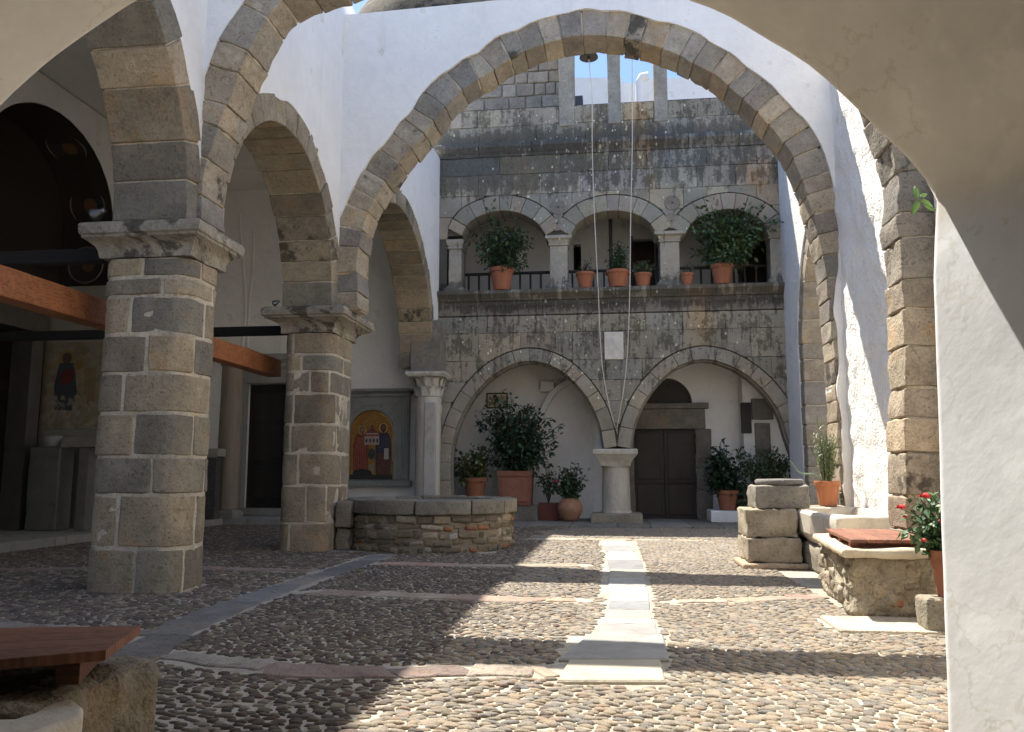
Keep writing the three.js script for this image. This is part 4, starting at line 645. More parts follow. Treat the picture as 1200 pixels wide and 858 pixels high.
{
  const t = thing('upper_gallery', 'shaded white gallery behind the upper arches with dark openings', 'gallery', [0, galY, 24]);
  const DG = 24.2, bx = px => onD(px, 300, DG)[0];
  part(t, 'floor', slab(shapeOf([[fxl, galY - 0.35], [fxr + 0.7, galY - 0.35], [fxr + 0.7, galY - 0.01], [fxl, galY - 0.01]]), FD + FT + 0.005, DG, 'x', [0.3, 0.28, 0.25]), M.stone);
  const holes = [[868, 902, 0.02, 2.3], [742, 768, 0.02, 2.1], [672, 681, 1.2, 2.0], [655, 668, 2.1, 2.6]].map(([a, b, y0, y1]) => [[bx(a), galY + y0], [bx(b), galY + y0], [bx(b), galY + y1], [bx(a), galY + y1]]);
  part(t, 'back_wall', slab(shapeOf([[fxl, galY], [fxr + 0.7, galY], [fxr + 0.7, 9.99], [fxl, 9.99]], holes), DG, DG + 0.3, 'x'), M.plaster);
  part(t, 'room_wall', slab(shapeOf([[fxl, galY - 0.3], [fxr + 0.7, galY - 0.3], [fxr + 0.7, 9.99], [fxl, 9.99]]), 27.2, 27.5, 'x', [0.5, 0.47, 0.42]), M.cream); part(t, 'room_floor', slab(shapeOf([[fxl, galY - 0.35], [fxr + 0.7, galY - 0.35], [fxr + 0.7, galY - 0.02], [fxl, galY - 0.02]]), DG + 0.005, 27.2, 'x', [0.3, 0.28, 0.25]), M.stone);
  part(t, 'ceiling', slab(shapeOf([[fxl, 9.55], [fxr + 0.7, 9.55], [fxr + 0.7, 9.8], [fxl, 9.8]]), FD + FT + 0.005, DG - 0.005, 'x', [0.3, 0.28, 0.25]), M.cream);
  for (const [a, b] of [[fxl - 0.3, fxl - 0.005], [fxr + 0.705, fxr + 1]]) part(t, 'end_wall', boxStone(a, b, galY - 0.3, 9.99, FD + 0.2, 27.5, { amp: 0.006 }), M.plaster);
  for (const px of [543, 716]) part(t, 'timber_post', boxStone(onD(px, 300, 22.6)[0] - 0.05, onD(px, 300, 22.6)[0] + 0.05, galY, 9.54, 22.55, 22.66, { c: [0.02, 0.017, 0.014], amp: 0 }), M.wood);
  for (const h of holes.slice(0, 2)) for (const [x, s] of [[h[0][0], 1], [h[1][0], -1]]) part(t, 'door_post', boxStone(Math.min(x, x - 0.09 * s), Math.max(x, x - 0.09 * s), galY + 0.01, h[2][1] + 0.09, DG - 0.04, DG - 0.003, { c: [0.07, 0.05, 0.035], amp: 0 }), M.wood);
  const r = thing('gallery_railing', 'dark wooden railing behind the gallery flower pots', 'railing', [0, galY, 22.4]);
  const y1 = onD(600, 319, 22.4)[1]; part(r, 'top_rail', boxStone(fxl + 0.02, fxr, y1 - 0.07, y1, 22.36, 22.45, { c: [0.03, 0.025, 0.02], amp: 0 }), M.wood); part(r, 'bottom_rail', boxStone(fxl + 0.02, fxr, galY + 0.08, galY + 0.14, 22.37, 22.44, { c: [0.03, 0.025, 0.02], amp: 0 }), M.wood);
  const bg = new THREE.BoxGeometry(0.055, y1 - 0.07 - galY, 0.055); tint(bg, [0.03, 0.025, 0.02]); for (let x = fxl + 0.15; x < fxr; x += 0.29) { const m = shadows(new THREE.Mesh(bg, M.dark)); m.name = 'baluster'; m.position.set(x, (y1 - 0.07 - galY) / 2, 0.0); r.add(m); }
  single('facade_roof', slab(shapeOf([[fxl, 10.0], [fxr + 0.7, 10.0], [fxr + 0.7, 10.4], [fxl, 10.4]]), FD + FT, 27.5, 'x', [0.4, 0.38, 0.35]), M.stone, 'flat terrace roof behind the facade parapet', 'roof');
}
// ---------- on top of the facade ----------
{
  const t = thing('belfry', 'row of slender stone belfry posts standing on the parapet', 'belfry', [0, parY, FD + 0.35]);
  const c = [0.34, 0.31, 0.25];
  for (const [a, b] of [[655, 673], [712, 727], [766, 782]]) { const x0 = fx(a, 100), x1 = fx(b, 100); part(t, 'post', boxStone(x0, x1, fy(146, 700), 13.4, FD - 0.03, FD + 0.38, { c: vary(c, 0.1), amp: 0.008, seg: [1, 8, 1], r: 0.02 }), M.stone); }
  part(t, 'lintel', boxStone(fx(650, 100), fx(788, 100), 13.41, 13.8, FD - 0.06, FD + 0.42, { c, amp: 0.01, seg: [5, 1, 1] }), M.stone);
  const [bxx, byy] = onD(690, 68, FD + 0.18);
  const bell = thing('bell', 'dark bronze bell hanging between the belfry posts', 'bell', [bxx, byy, FD + 0.18]);
  part(bell, 'bell_body', lathe([[0.0, 0.02], [0.2, 0.0], [0.255, -0.0], [0.25, 0.04], [0.2, 0.12], [0.165, 0.25], [0.15, 0.36], [0.1, 0.43], [0.0, 0.44]].map(p => [p[0], p[1] + byy]), bxx, FD + 0.18, { c: [0.09, 0.07, 0.05] }), M.metal);
  part(bell, 'clapper', lathe([[0, -0.06], [0.04, -0.04], [0.04, 0.0], [0.015, 0.03], [0.012, 0.2], [0, 0.2]].map(p => [p[0], p[1] + byy]), bxx, FD + 0.18, { c: [0.05, 0.05, 0.05], n: 10 }), M.metal);
  part(bell, 'hanger', tube([[bxx, byy + 0.42, FD + 0.18], [bxx, (byy + 13.4) / 2, FD + 0.18], [bxx, 13.42, FD + 0.18]], 0.02, { c: [0.05, 0.05, 0.05], n: 4 }), M.metal);
  // ropes from the bell and its neighbour down to the column
  const hook = onD(722, 501, FD - 0.16);
  const R1 = [[694, 72], [694, 120], [694, 170], [697, 260], [701, 340], [706, 430], [715, 480]].map((p, i) => [...onD(p[0], p[1], FD - 0.27), FD - 0.27]);
  const R2 = [[741, 88], [741, 120], [741, 165], [739, 260], [738, 340], [734, 430], [727, 480]].map((p, i) => [...onD(p[0], p[1], FD - 0.27), FD - 0.27]);
  R1[0] = [bxx, byy - 0.04, FD + 0.18]; R1[1][2] = R2[1][2] = FD - 0.2; R2[0] = [onD(741, 40, FD + 0.18)[0], 13.4, FD + 0.18];
  R1.push([hook[0] - 0.02, hook[1], FD - 0.1]); R2.push([hook[0] + 0.02, hook[1], FD - 0.1]);
  single('bell_rope', tube(R1, 0.012, { c: [0.62, 0.57, 0.47], n: 60 }), M.rope, 'pale rope hanging from the bell down to the column', 'rope');
  single('bell_rope', tube(R2, 0.012, { c: [0.62, 0.57, 0.47], n: 60 }), M.rope, 'pale rope beside the marble plaque tied off at the column', 'rope');
  const h = thing('rope_hook', 'small iron hook holding the bell ropes above the column', 'hook', [hook[0], hook[1], FD - 0.1]);
  part(h, 'hook', tube([[hook[0], hook[1] + 0.12, FD + 0.02], [hook[0], hook[1] + 0.06, FD - 0.1], [hook[0], hook[1] - 0.03, FD - 0.12], [hook[0], hook[1] + 0.03, FD - 0.18]], 0.012, { c: [0.05, 0.05, 0.05], n: 10 }), M.metal);
  // masonry turret at the left of the belfry
  const tw = thing('masonry_turret', 'square turret of irregular grey masonry beside the belfry', 'turret', [-3.2, 10.4, 22.6]);
  const D = 22.4, x0 = onD(566, 100, D)[0], x1 = onD(657, 100, D)[0], yb = onD(600, 127, D)[1];
  part(tw, 'core', boxStone(x0 - 0.6, x1, 10.4, 14.2, D + 0.06, D + 2, { c: [0.34, 0.31, 0.26], amp: 0 }), M.stone);
  let y = yb - 0.4, k = 0; while (y < 14) { const hgt = rr(0.26, 0.4); let x = x0 - 0.6; while (x < x1 - 0.1) { const w = Math.min(rr(0.28, 0.75), x1 - x); if (w > 0.08) part(tw, 'rubble_stone', boxStone(x + 0.012, x + w - 0.012, y + 0.012 + rr(-0.015, 0.015), y + hgt - 0.012, D + rr(-0.02, 0.02), D + 0.3, { c: vary([0.34, 0.31, 0.26], 0.16), r: 0.03, amp: 0.016, seg: [2, 2, 1] }), M.stone); x += w; } y += hgt; }
  // white terrace wall beyond, with a rounded chimney pot
  const DWh = 27.6, wx = (px, py) => onD(px, py, DWh);
  single('terrace_wall', slab(shapeOf([[wx(640, 90)[0], 10.4], [wx(905, 90)[0], 10.4], wx(905, 88), wx(850, 90), wx(763, 92), wx(752, 94), wx(750, 97), wx(730, 97), wx(729, 91), wx(640, 91)]), DWh, DWh + 0.4, 'x'), M.plaster, 'white terrace wall seen between the belfry posts', 'wall');
  const ch = wx(749, 112); const chm = thing('chimney', 'small rounded white chimney on the terrace', 'chimney', [ch[0], 10.4, 27]);
  part(chm, 'stack', tube([[ch[0], 10.4, 27], [ch[0], ch[1], 27], [ch[0], wx(749, 103)[1], 27], [ch[0] + 0.1, wx(749, 100)[1], 27], [ch[0] + 0.3, wx(749, 99.5)[1], 27]], 0.15, { n: 20, m: 10 }), M.plaster);
  const bxp = onD(679, 121, 26.5); single('terrace_hatch', boxStone(bxp[0] - 0.16, bxp[0] + 0.12, 10.4, onD(679, 115, 26.5)[1], 26.3, 26.7, { c: [0.05, 0.05, 0.055], amp: 0 }), M.dark, 'small dark metal box on the terrace below the bell', 'box');
  // lichened stone dome over the church roof
  const dcx = onD(515, 0, 30)[0], dcy = onD(515, -9, 30)[1] - 3.9, dome = new THREE.SphereGeometry(3.9, 64, 32, 0, Math.PI * 2, 0, Math.PI / 2), dp = dome.attributes.position; for (let i = 0; i < dp.count; i++) { const n = 1 + 0.010 * fbm3(dp.getX(i) * 2.5, dp.getY(i) * 2.5, dp.getZ(i) * 2.5); dp.setXYZ(i, dp.getX(i) * n, dp.getY(i) * n, dp.getZ(i) * n); } dome.computeVertexNormals(); const du = dome.attributes.uv; for (let i = 0; i < du.count; i++) du.setXY(i, du.getX(i) * 16, du.getY(i) * 5);
  dome.translate(dcx, dcy, -30);
  const domeT = thing('church_dome', 'lichened dark stone dome rising behind the white arch wall', 'dome', [dcx, 8, 30]);
  part(domeT, 'shell', tint(dome, [0.15, 0.125, 0.085]), M.crust);
  const dr = lathe([[3.8, 6], [3.8, dcy]], dcx, 30, { c: [0.3, 0.28, 0.24], n: 40 }); part(domeT, 'drum', dr, M.stone);
}
// plaque and sign
{
  const a = onD(708, 389, FD - 0.05), b = onD(731, 421, FD - 0.05);
  single('wall_plaque', boxStone(a[0], b[0], b[1], a[1], FD - 0.05, FD + 0.03, { c: [0.74, 0.71, 0.64], r: 0.012, amp: 0.002 }), M.marble, 'blank pale marble plaque on the facade between the ropes', 'plaque');
  const s0 = onD(570, 460.5, DB - 0.05), s1 = onD(595, 478.5, DB - 0.05), w = s1[0] - s0[0], h = s0[1] - s1[1];
  const t = thing('framed_sign', 'small framed lettered sign on the loggia wall behind the bushy tree', 'sign', [s0[0], s1[1], DB - 0.03]);
  const tex = canvas(256, 184, (g, W, H) => { g.fillStyle = '#cfc4a6'; g.fillRect(0, 0, W, H); g.fillStyle = '#3a211c'; g.font = 'bold 50px serif'; g.fillText('Ιερ.', 14, 78); g.font = 'bold 58px serif'; g.fillText('ΜΟΥΣ', 98, 78); g.fillStyle = '#1e1613'; g.font = 'bold 62px serif'; g.fillText('MUSEUM', 10, 150, 236); });
  part(t, 'sign_board', plainUv(boxStone(s0[0] + 0.03, s1[0] - 0.03, s1[1] + 0.03, s0[1] - 0.03, DB - 0.03, DB - 0.005, { r: 0.002, amp: 0 }), s0[0] + 0.03, s1[0] - 0.03, s1[1] + 0.03, s0[1] - 0.03), new THREE.MeshStandardMaterial({ map: tex, roughness: 0.8 }));
  for (const [x0, x1, y0, y1] of [[0, w, 0, 0.035], [0, w, h - 0.035, h], [0, 0.035, 0.036, h - 0.036], [w - 0.035, w, 0.036, h - 0.036]]) part(t, 'frame_bar', boxStone(s0[0] + x0, s0[0] + x1, s1[1] + y0, s1[1] + y1, DB - 0.045, DB - 0.004, { c: [0.03, 0.018, 0.012], amp: 0, r: 0.005 }), M.wood);
}
// ---------- mosaic of two saints in a grey marble frame ----------
{
  const D = DE - 0.02, q = (px, py) => onD(px, py, D), W = 0.10;
  const x1 = q(481, 500)[0], x0 = x1 - 1.72, yb = q(460, 563)[1], yt = q(460, 466)[1];
  const ax1 = q(462.5, 520)[0], ax0 = ax1 - 1.22, ac = (ax0 + ax1) / 2, ar = (ax1 - ax0) / 2, ay = q(445, 481)[1] - ar;
  const t = thing('mosaic_shrine', 'gold arched mosaic of two robed saints in a grey marble frame', 'mosaic', [ac, yb, D]);
  const c = [0.28, 0.285, 0.26];
  const hole = [[ax0, yb + 0.02], [ax0, ay], ...arcPts(ac, ay, ar, ar, 24).slice(1), [ax1, yb + 0.02]];
  part(t, 'frame', slab(shapeOf([[x0, yb], [x1, yb], [x1, yt], [x0, yt]], [hole]), D - 0.16, D - 0.02, 'x', c, 0.01), M.marble);
  const ringP = new Path([[ax0, yb + 0.03], [ax0, ay], ...arcPts(ac, ay, ar, ar, 24).slice(1), [ax1, yb + 0.03]], false);
  for (const [o0, o1, pr] of [[0.06, 0.10, 0.03], [0.15, 0.19, 0.02]]) { const a = ringP.offset(o0, 60), b = ringP.offset(o1, 60).reverse(); part(t, 'arch_moulding', slab(shapeOf([...a, ...b]), D - 0.16 - pr, D - 0.155, 'x', [0.31, 0.315, 0.29]), M.marble); }
  for (const dx of [0.05, 0.13, 0.21]) part(t, 'flute', boxStone(x1 - dx - 0.03, x1 - dx, yb + 0.15, yt - 0.12, D - 0.18, D - 0.15, { c: [0.31, 0.315, 0.29], amp: 0, r: 0.008 }), M.marble);
  part(t, 'cornice', rectMould(x0, x1, D - 0.16, D - 0.05, [[0, yt + 0.002], [0.03, yt + 0.04], [0.03, yt + 0.09], [0.15, yt + 0.16], [0.15, yt + 0.22], [-0.03, yt + 0.23]], { c, amp: 0.003 }), M.marble);
  part(t, 'sill', boxStone(x0 - 0.1, x1 + 0.08, yb - 0.16, yb - 0.003, D - 0.26, D - 0.01, { c, amp: 0.003 }), M.marble);
  const tex = canvas(512, 768, (g, w, h) => {
    seedState = 808; g.fillStyle = '#96641a'; g.fillRect(0, 0, w, h);
    for (let i = 0; i < 9000; i++) { g.fillStyle = pick(['#b9821f', '#8d5c12', '#c9952e', '#7a4e12', '#d2a640']); g.globalAlpha = 0.5; g.fillRect(rnd() * w, rnd() * h, 6, 6); } g.globalAlpha = 1;
    const robe = (x, y, wd, ht, col, col2, lean) => { g.fillStyle = col; g.beginPath(); g.moveTo(x - wd * 0.28, y); g.bezierCurveTo(x - wd * 0.75, y + 60, x - wd * 0.62, y + ht * 0.5, x - wd * 0.55, y + ht); g.lineTo(x + wd * 0.55, y + ht); g.bezierCurveTo(x + wd * 0.6, y + ht * 0.5, x + wd * 0.7, y + 70, x + wd * 0.28, y); g.fill(); g.strokeStyle = col2; g.lineWidth = 7; for (let k = -3; k <= 3; k++) { g.beginPath(); g.moveTo(x + k * wd * 0.09, y + 40); g.quadraticCurveTo(x + k * wd * 0.16 + lean, y + ht * 0.5, x + k * wd * 0.15, y + ht); g.stroke(); } };
    const head = (x, y, halo, skin, hair) => { g.fillStyle = halo; g.beginPath(); g.arc(x, y, 58, 0, 6.3); g.fill(); g.strokeStyle = '#5a2313'; g.lineWidth = 5; g.stroke(); g.fillStyle = hair; g.beginPath(); g.ellipse(x, y, 34, 44, 0, 0, 6.3); g.fill(); g.fillStyle = skin; g.beginPath(); g.ellipse(x + 3, y + 6, 22, 28, 0, 0, 6.3); g.fill(); g.fillStyle = hair; g.beginPath(); g.ellipse(x + 3, y + 34, 17, 20, 0, 0, 6.3); g.fill(); };
    robe(130, 255, 150, 450, '#7d3026', '#a55a48', -14); head(138, 215, '#bf8b3a', '#8e6a4a', '#6f5a48');
    robe(390, 245, 150, 460, '#232338', '#3a3a58', 10); g.fillStyle = '#5b3020'; g.beginPath(); g.moveTo(330, 470); g.lineTo(450, 470); g.lineTo(470, 705); g.lineTo(312, 705); g.fill(); head(384, 195, '#d2a545', '#6d4a34', '#2c211c');
    g.fillStyle = '#b7a89d'; g.fillRect(168, 285, 170, 95); g.fillRect(186, 240, 135, 50); g.fillStyle = '#6e2a2c'; g.beginPath(); g.moveTo(176, 250); g.lineTo(253, 185); g.lineTo(330, 250); g.fill(); g.fillStyle = '#8a3b36'; g.fillRect(160, 268, 186, 18); g.fillStyle = '#4a3038'; for (let k = 0; k < 4; k++) { g.beginPath(); g.ellipse(190 + k * 42, 335, 12, 24, 0, 0, 6.3); g.fill(); } g.beginPath(); g.arc(253, 175, 16, 0, 6.3); g.fill();
    g.fillStyle = '#cfc7b6'; g.fillRect(398, 420, 52, 120); g.strokeStyle = '#7a7468'; g.lineWidth = 3; for (let k = 0; k < 7; k++) { g.beginPath(); g.moveTo(404, 436 + k * 15); g.lineTo(444, 436 + k * 15); g.stroke(); }
    g.fillStyle = '#2b3a33'; g.beginPath(); g.ellipse(252, 480, 40, 62, 0, 0, 6.3); g.fill(); g.fillStyle = '#8f8575'; g.fillRect(230, 590, 60, 100); g.fillStyle = '#20231f'; g.beginPath(); g.ellipse(150, 690, 110, 46, 0, 0, 6.3); g.fill(); g.fillRect(0, 705, w, 70);
    for (let y = 0; y < h; y += 7) for (let x = 0; x < w; x += 7) { g.globalAlpha = 0.05 + 0.22 * rnd(); g.fillStyle = rnd() < 0.62 ? '#1a120c' : '#e8cf9a'; g.fillRect(x, y, 6, 6); } g.globalAlpha = 0.35; g.fillStyle = '#2a1a0e'; for (let y = 0; y < h; y += 7) g.fillRect(0, y, w, 1); for (let x = 0; x < w; x += 7) g.fillRect(x, 0, 1, h); g.globalAlpha = 1;
    g.strokeStyle = '#e0b444'; g.lineWidth = 10; g.beginPath(); g.arc(256, 262, 244, -1.2, 0.2); g.lineTo(500, 560); g.stroke();
  });
  const pic = slab(shapeOf([[ax0 - 0.02, yb + 0.01], [ax1 + 0.02, yb + 0.01], [ax1 + 0.02, ay], ...arcPts(ac, ay, ar + 0.02, ar + 0.02, 24, 0, Math.PI).slice(1, -1), [ax0 - 0.02, ay]]), D - 0.06, D - 0.012, 'x');
  part(t, 'mosaic_panel', plainUv(pic, ax0, ax1, yb, ay + ar), new THREE.MeshStandardMaterial({ map: tex, roughness: 0.35, bumpMap: stoneBump, bumpScale: 0.002 }));
  const glow = null;
}
// ---------- the courtyard floor ----------
const floor = structure('ground', (() => { const g = new THREE.PlaneGeometry(140, 140, 1, 1); g.rotateX(-Math.PI / 2); const u = g.attributes.uv; for (let i = 0; i < u.count; i++) u.setXY(i, u.getX(i) * 140, u.getY(i) * 140); return tint(g, [1, 1, 1]); })(),
  std({ color: new THREE.Color().setRGB(0.43, 0.39, 0.32), map: stoneMap, bumpMap: roughBump, bumpScale: 0.02, roughness: 1 }));
const strips = [];
const blocked = [];                                     // footprints that carry no cobbles: [x0, x1, D0, D1]
seedState = 20240;
{
  // pale marble path up the middle
  const edge = [[634, 706, 735], [640, 708, 739], [647, 711, 745], [657, 713, 750], [668, 714, 755], [678, 715, 757], [688, 715, 758], [697, 714, 761], [706, 714, 762], [716, 712, 760], [726, 710, 764], [732, 706, 767], [745, 700, 774], [750, 690, 780]];
  const tones = [[0.50, 0.49, 0.46], [0.32, 0.32, 0.32], [0.52, 0.50, 0.46], [0.26, 0.27, 0.29], [0.50, 0.46, 0.38], [0.48, 0.48, 0.46], [0.44, 0.44, 0.43], [0.50, 0.49, 0.46], [0.27, 0.29, 0.32], [0.48, 0.40, 0.32], [0.55, 0.54, 0.51], [0.33, 0.33, 0.33], [0.55, 0.54, 0.51]];
  for (let k = 0; k + 1 < edge.length; k++) {
    const [ya, la, ra] = edge[k], [yb, lb, rb] = edge[k + 1], j = () => rr(-3, 3), q = [onY(la + j(), ya), onY(ra + j(), ya), onY(rb + j(), yb), onY(lb + j(), yb)];
    const g = stone(1, 0.05, 1, (u, h, v) => { const s = lerp(0.006, 0.994, u), t = lerp(0.012, 0.988, v), A = [lerp(q[3][0], q[2][0], s), lerp(q[3][1], q[2][1], s)], B = [lerp(q[0][0], q[1][0], s), lerp(q[0][1], q[1][1], s)]; return [lerp(A[0], B[0], t), h - 0.038 + 0.005 * fbm3(u * 3, v * 3, k), lerp(A[1], B[1], t)]; }, { r: 0.012, amp: 0, seg: [4, 1, 2], c: vary(tones[k % tones.length].map(v => v * 0.8), 0.04), uv: w => [w[0] + k, w[2]] });
    part(floor, 'path_slab', g, M.marble); blocked.push([Math.min(q[0][0], q[3][0]), Math.max(q[1][0], q[2][0]), Math.min(q[2][1], q[3][1]), Math.max(q[0][1], q[1][1])]);
  }
  const big = [[[[657, 776], [782, 776], [776, 748], [690, 748]], [0.30, 0.30, 0.29]], [[[655, 802], [778, 802], [772, 778], [668, 778]], [0.40, 0.37, 0.30]]];
  for (const [p, c] of big) { const q = p.map(v => onY(v[0], v[1])), s = shapeOf(q.map(v => [v[0], v[1]])); const g = new THREE.ExtrudeGeometry(s, { depth: 0.05, bevelEnabled: true, bevelSize: 0.012, bevelThickness: 0.012, bevelSegments: 1 }); g.rotateX(-Math.PI / 2); g.translate(0, -0.035, 0); part(floor, 'path_slab', tint(g, c), M.marble); const xs = q.map(v => v[0]), Ds = q.map(v => v[1]); blocked.push([Math.min(...xs), Math.max(...xs), Math.min(...Ds), Math.max(...Ds)]); }
  // long grey strip beside the pillars and cross strips of flat reddish and buff stones
  const strip = (pts, w0, w1, cols, lo, hi) => { const P = new Path(pts); let s = 0; while (s < P.len - 0.1) { const e = Math.min(P.len, s + rr(lo, hi)), c = vary(pick(cols), 0.13), w = rr(w0 * 0.82, w1 * 1.05), j0 = rr(-0.05, 0.05), j1 = rr(-0.05, 0.05); const g = stone(e - s - 0.014, 0.055, w, (a, b, d) => { const u = a / (e - s), wob = 0.05 * N3(s * 3 + a * 3.3, d > w / 2 ? 4.4 : 1.1, 2), sl = (d / w - 0.5) * (j0 - j1) * 2, [x, D] = P.at(s + 0.007 + a + sl, d - w / 2 + lerp(j0, j1, u) + wob); return [x, b - 0.041 + 0.004 * N3(x * 3, D * 3, 1), D]; }, { r: 0.014, seg: [9, 1, 3], amp: 0.008, fs: 6, c }); part(floor, 'paving_stone', g, M.stone); s = e; } strips.push({ p: P.offset(0, 40), w: (w0 + w1) / 4 + 0.03 }); };
  strip([[-3.05, 4.6], [-3.42, 5.8], [-3.62, 8.2], [-3.62, 12.4], [-3.6, 12.8]], 0.32, 0.42, [[0.22, 0.21, 0.19], [0.19, 0.18, 0.165], [0.25, 0.235, 0.205]], 1.0, 1.9);
  strip([[-3.1, 5.62], [-2.5, 5.42], [-1.7, 5.30], [-0.95, 5.42]], 0.24, 0.34, [[0.24, 0.175, 0.145], [0.29, 0.245, 0.19], [0.26, 0.20, 0.165], [0.31, 0.265, 0.21]], 0.5, 0.95);
  strip([[-0.95, 5.42], [-0.42, 5.5]], 0.25, 0.3, [[0.36, 0.30, 0.24]], 0.4, 0.6);
  strip([[-3.2, 8.75], [-2.2, 8.6], [-1.2, 8.5], [-0.4, 8.5]], 0.26, 0.34, [[0.34, 0.24, 0.18], [0.38, 0.31, 0.23], [0.36, 0.29, 0.25]], 0.6, 1.1);
  strip([[0.6, 8.5], [1.3, 8.75], [2.1, 9.1]], 0.2, 0.3, [[0.38, 0.27, 0.22], [0.40, 0.34, 0.28]], 0.5, 0.9);
  strip([[-3.3, 11.6], [-2, 11.5], [-0.5, 11.7]], 0.26, 0.36, [[0.36, 0.30, 0.23], [0.42, 0.28, 0.20]], 0.6, 1.2);
  strip([[-9.6, 9.6], [-7.5, 10.4], [-5.8, 10.7], [-3.9, 10.6]], 0.3, 0.4, [[0.30, 0.22, 0.18], [0.30, 0.27, 0.23]], 0.7, 1.2);
  strip([[-6.6, 6.3], [-5.2, 6.45], [-3.7, 6.3]], 0.28, 0.4, [[0.25, 0.18, 0.145], [0.26, 0.225, 0.185]], 0.6, 1.1);
  strip([[-1.6, 16.3], [0.2, 16.35], [1.6, 16.3]], 0.3, 0.4, [[0.48, 0.34, 0.25], [0.42, 0.37, 0.30]], 0.7, 1.2);
  // plain slabs in front of the trough
  for (const p of [[1.75, 2.55, 7.05, 7.72], [2.56, 3.2, 6.9, 7.6]]) { part(floor, 'paving_stone', boxStone(p[0], p[1], -0.03, 0.03, p[2], p[3], { c: [0.52, 0.46, 0.36], amp: 0.006, seg: [4, 1, 3] }), M.stone); blocked.push(p); }
  // threshold paving of the loggia
  let x = -4.6; while (x < 4.6) { const w = rr(0.7, 1.3); part(floor, 'paving_stone', boxStone(x + 0.006, Math.min(4.7, x + w) - 0.006, -0.03, 0.05, 19.9 + rr(-0.05, 0.05), 23.3, { c: vary([0.27, 0.25, 0.21], 0.12), amp: 0.005, seg: [3, 1, 4] }), M.stone); x += w; } blocked.push([-5, 5, 19.85, 24]);
}
blocked.push([P1.x0, P1.x1, P1.D0, P1.D1], [P2.x0, P2.x1, P2.D0, P2.D1], [-4.6, -1.95, 13.25, 15.5], [2.1, 3.6, 7.75, 13.4], [1.7, 2.6, 11.6, 12.6], [2.85, 3.6, 4, 9.3], [-13, -9.72, 0, 24], [-13, -5, 20, 24], [3.3, 3.7, 9, 14.1]);
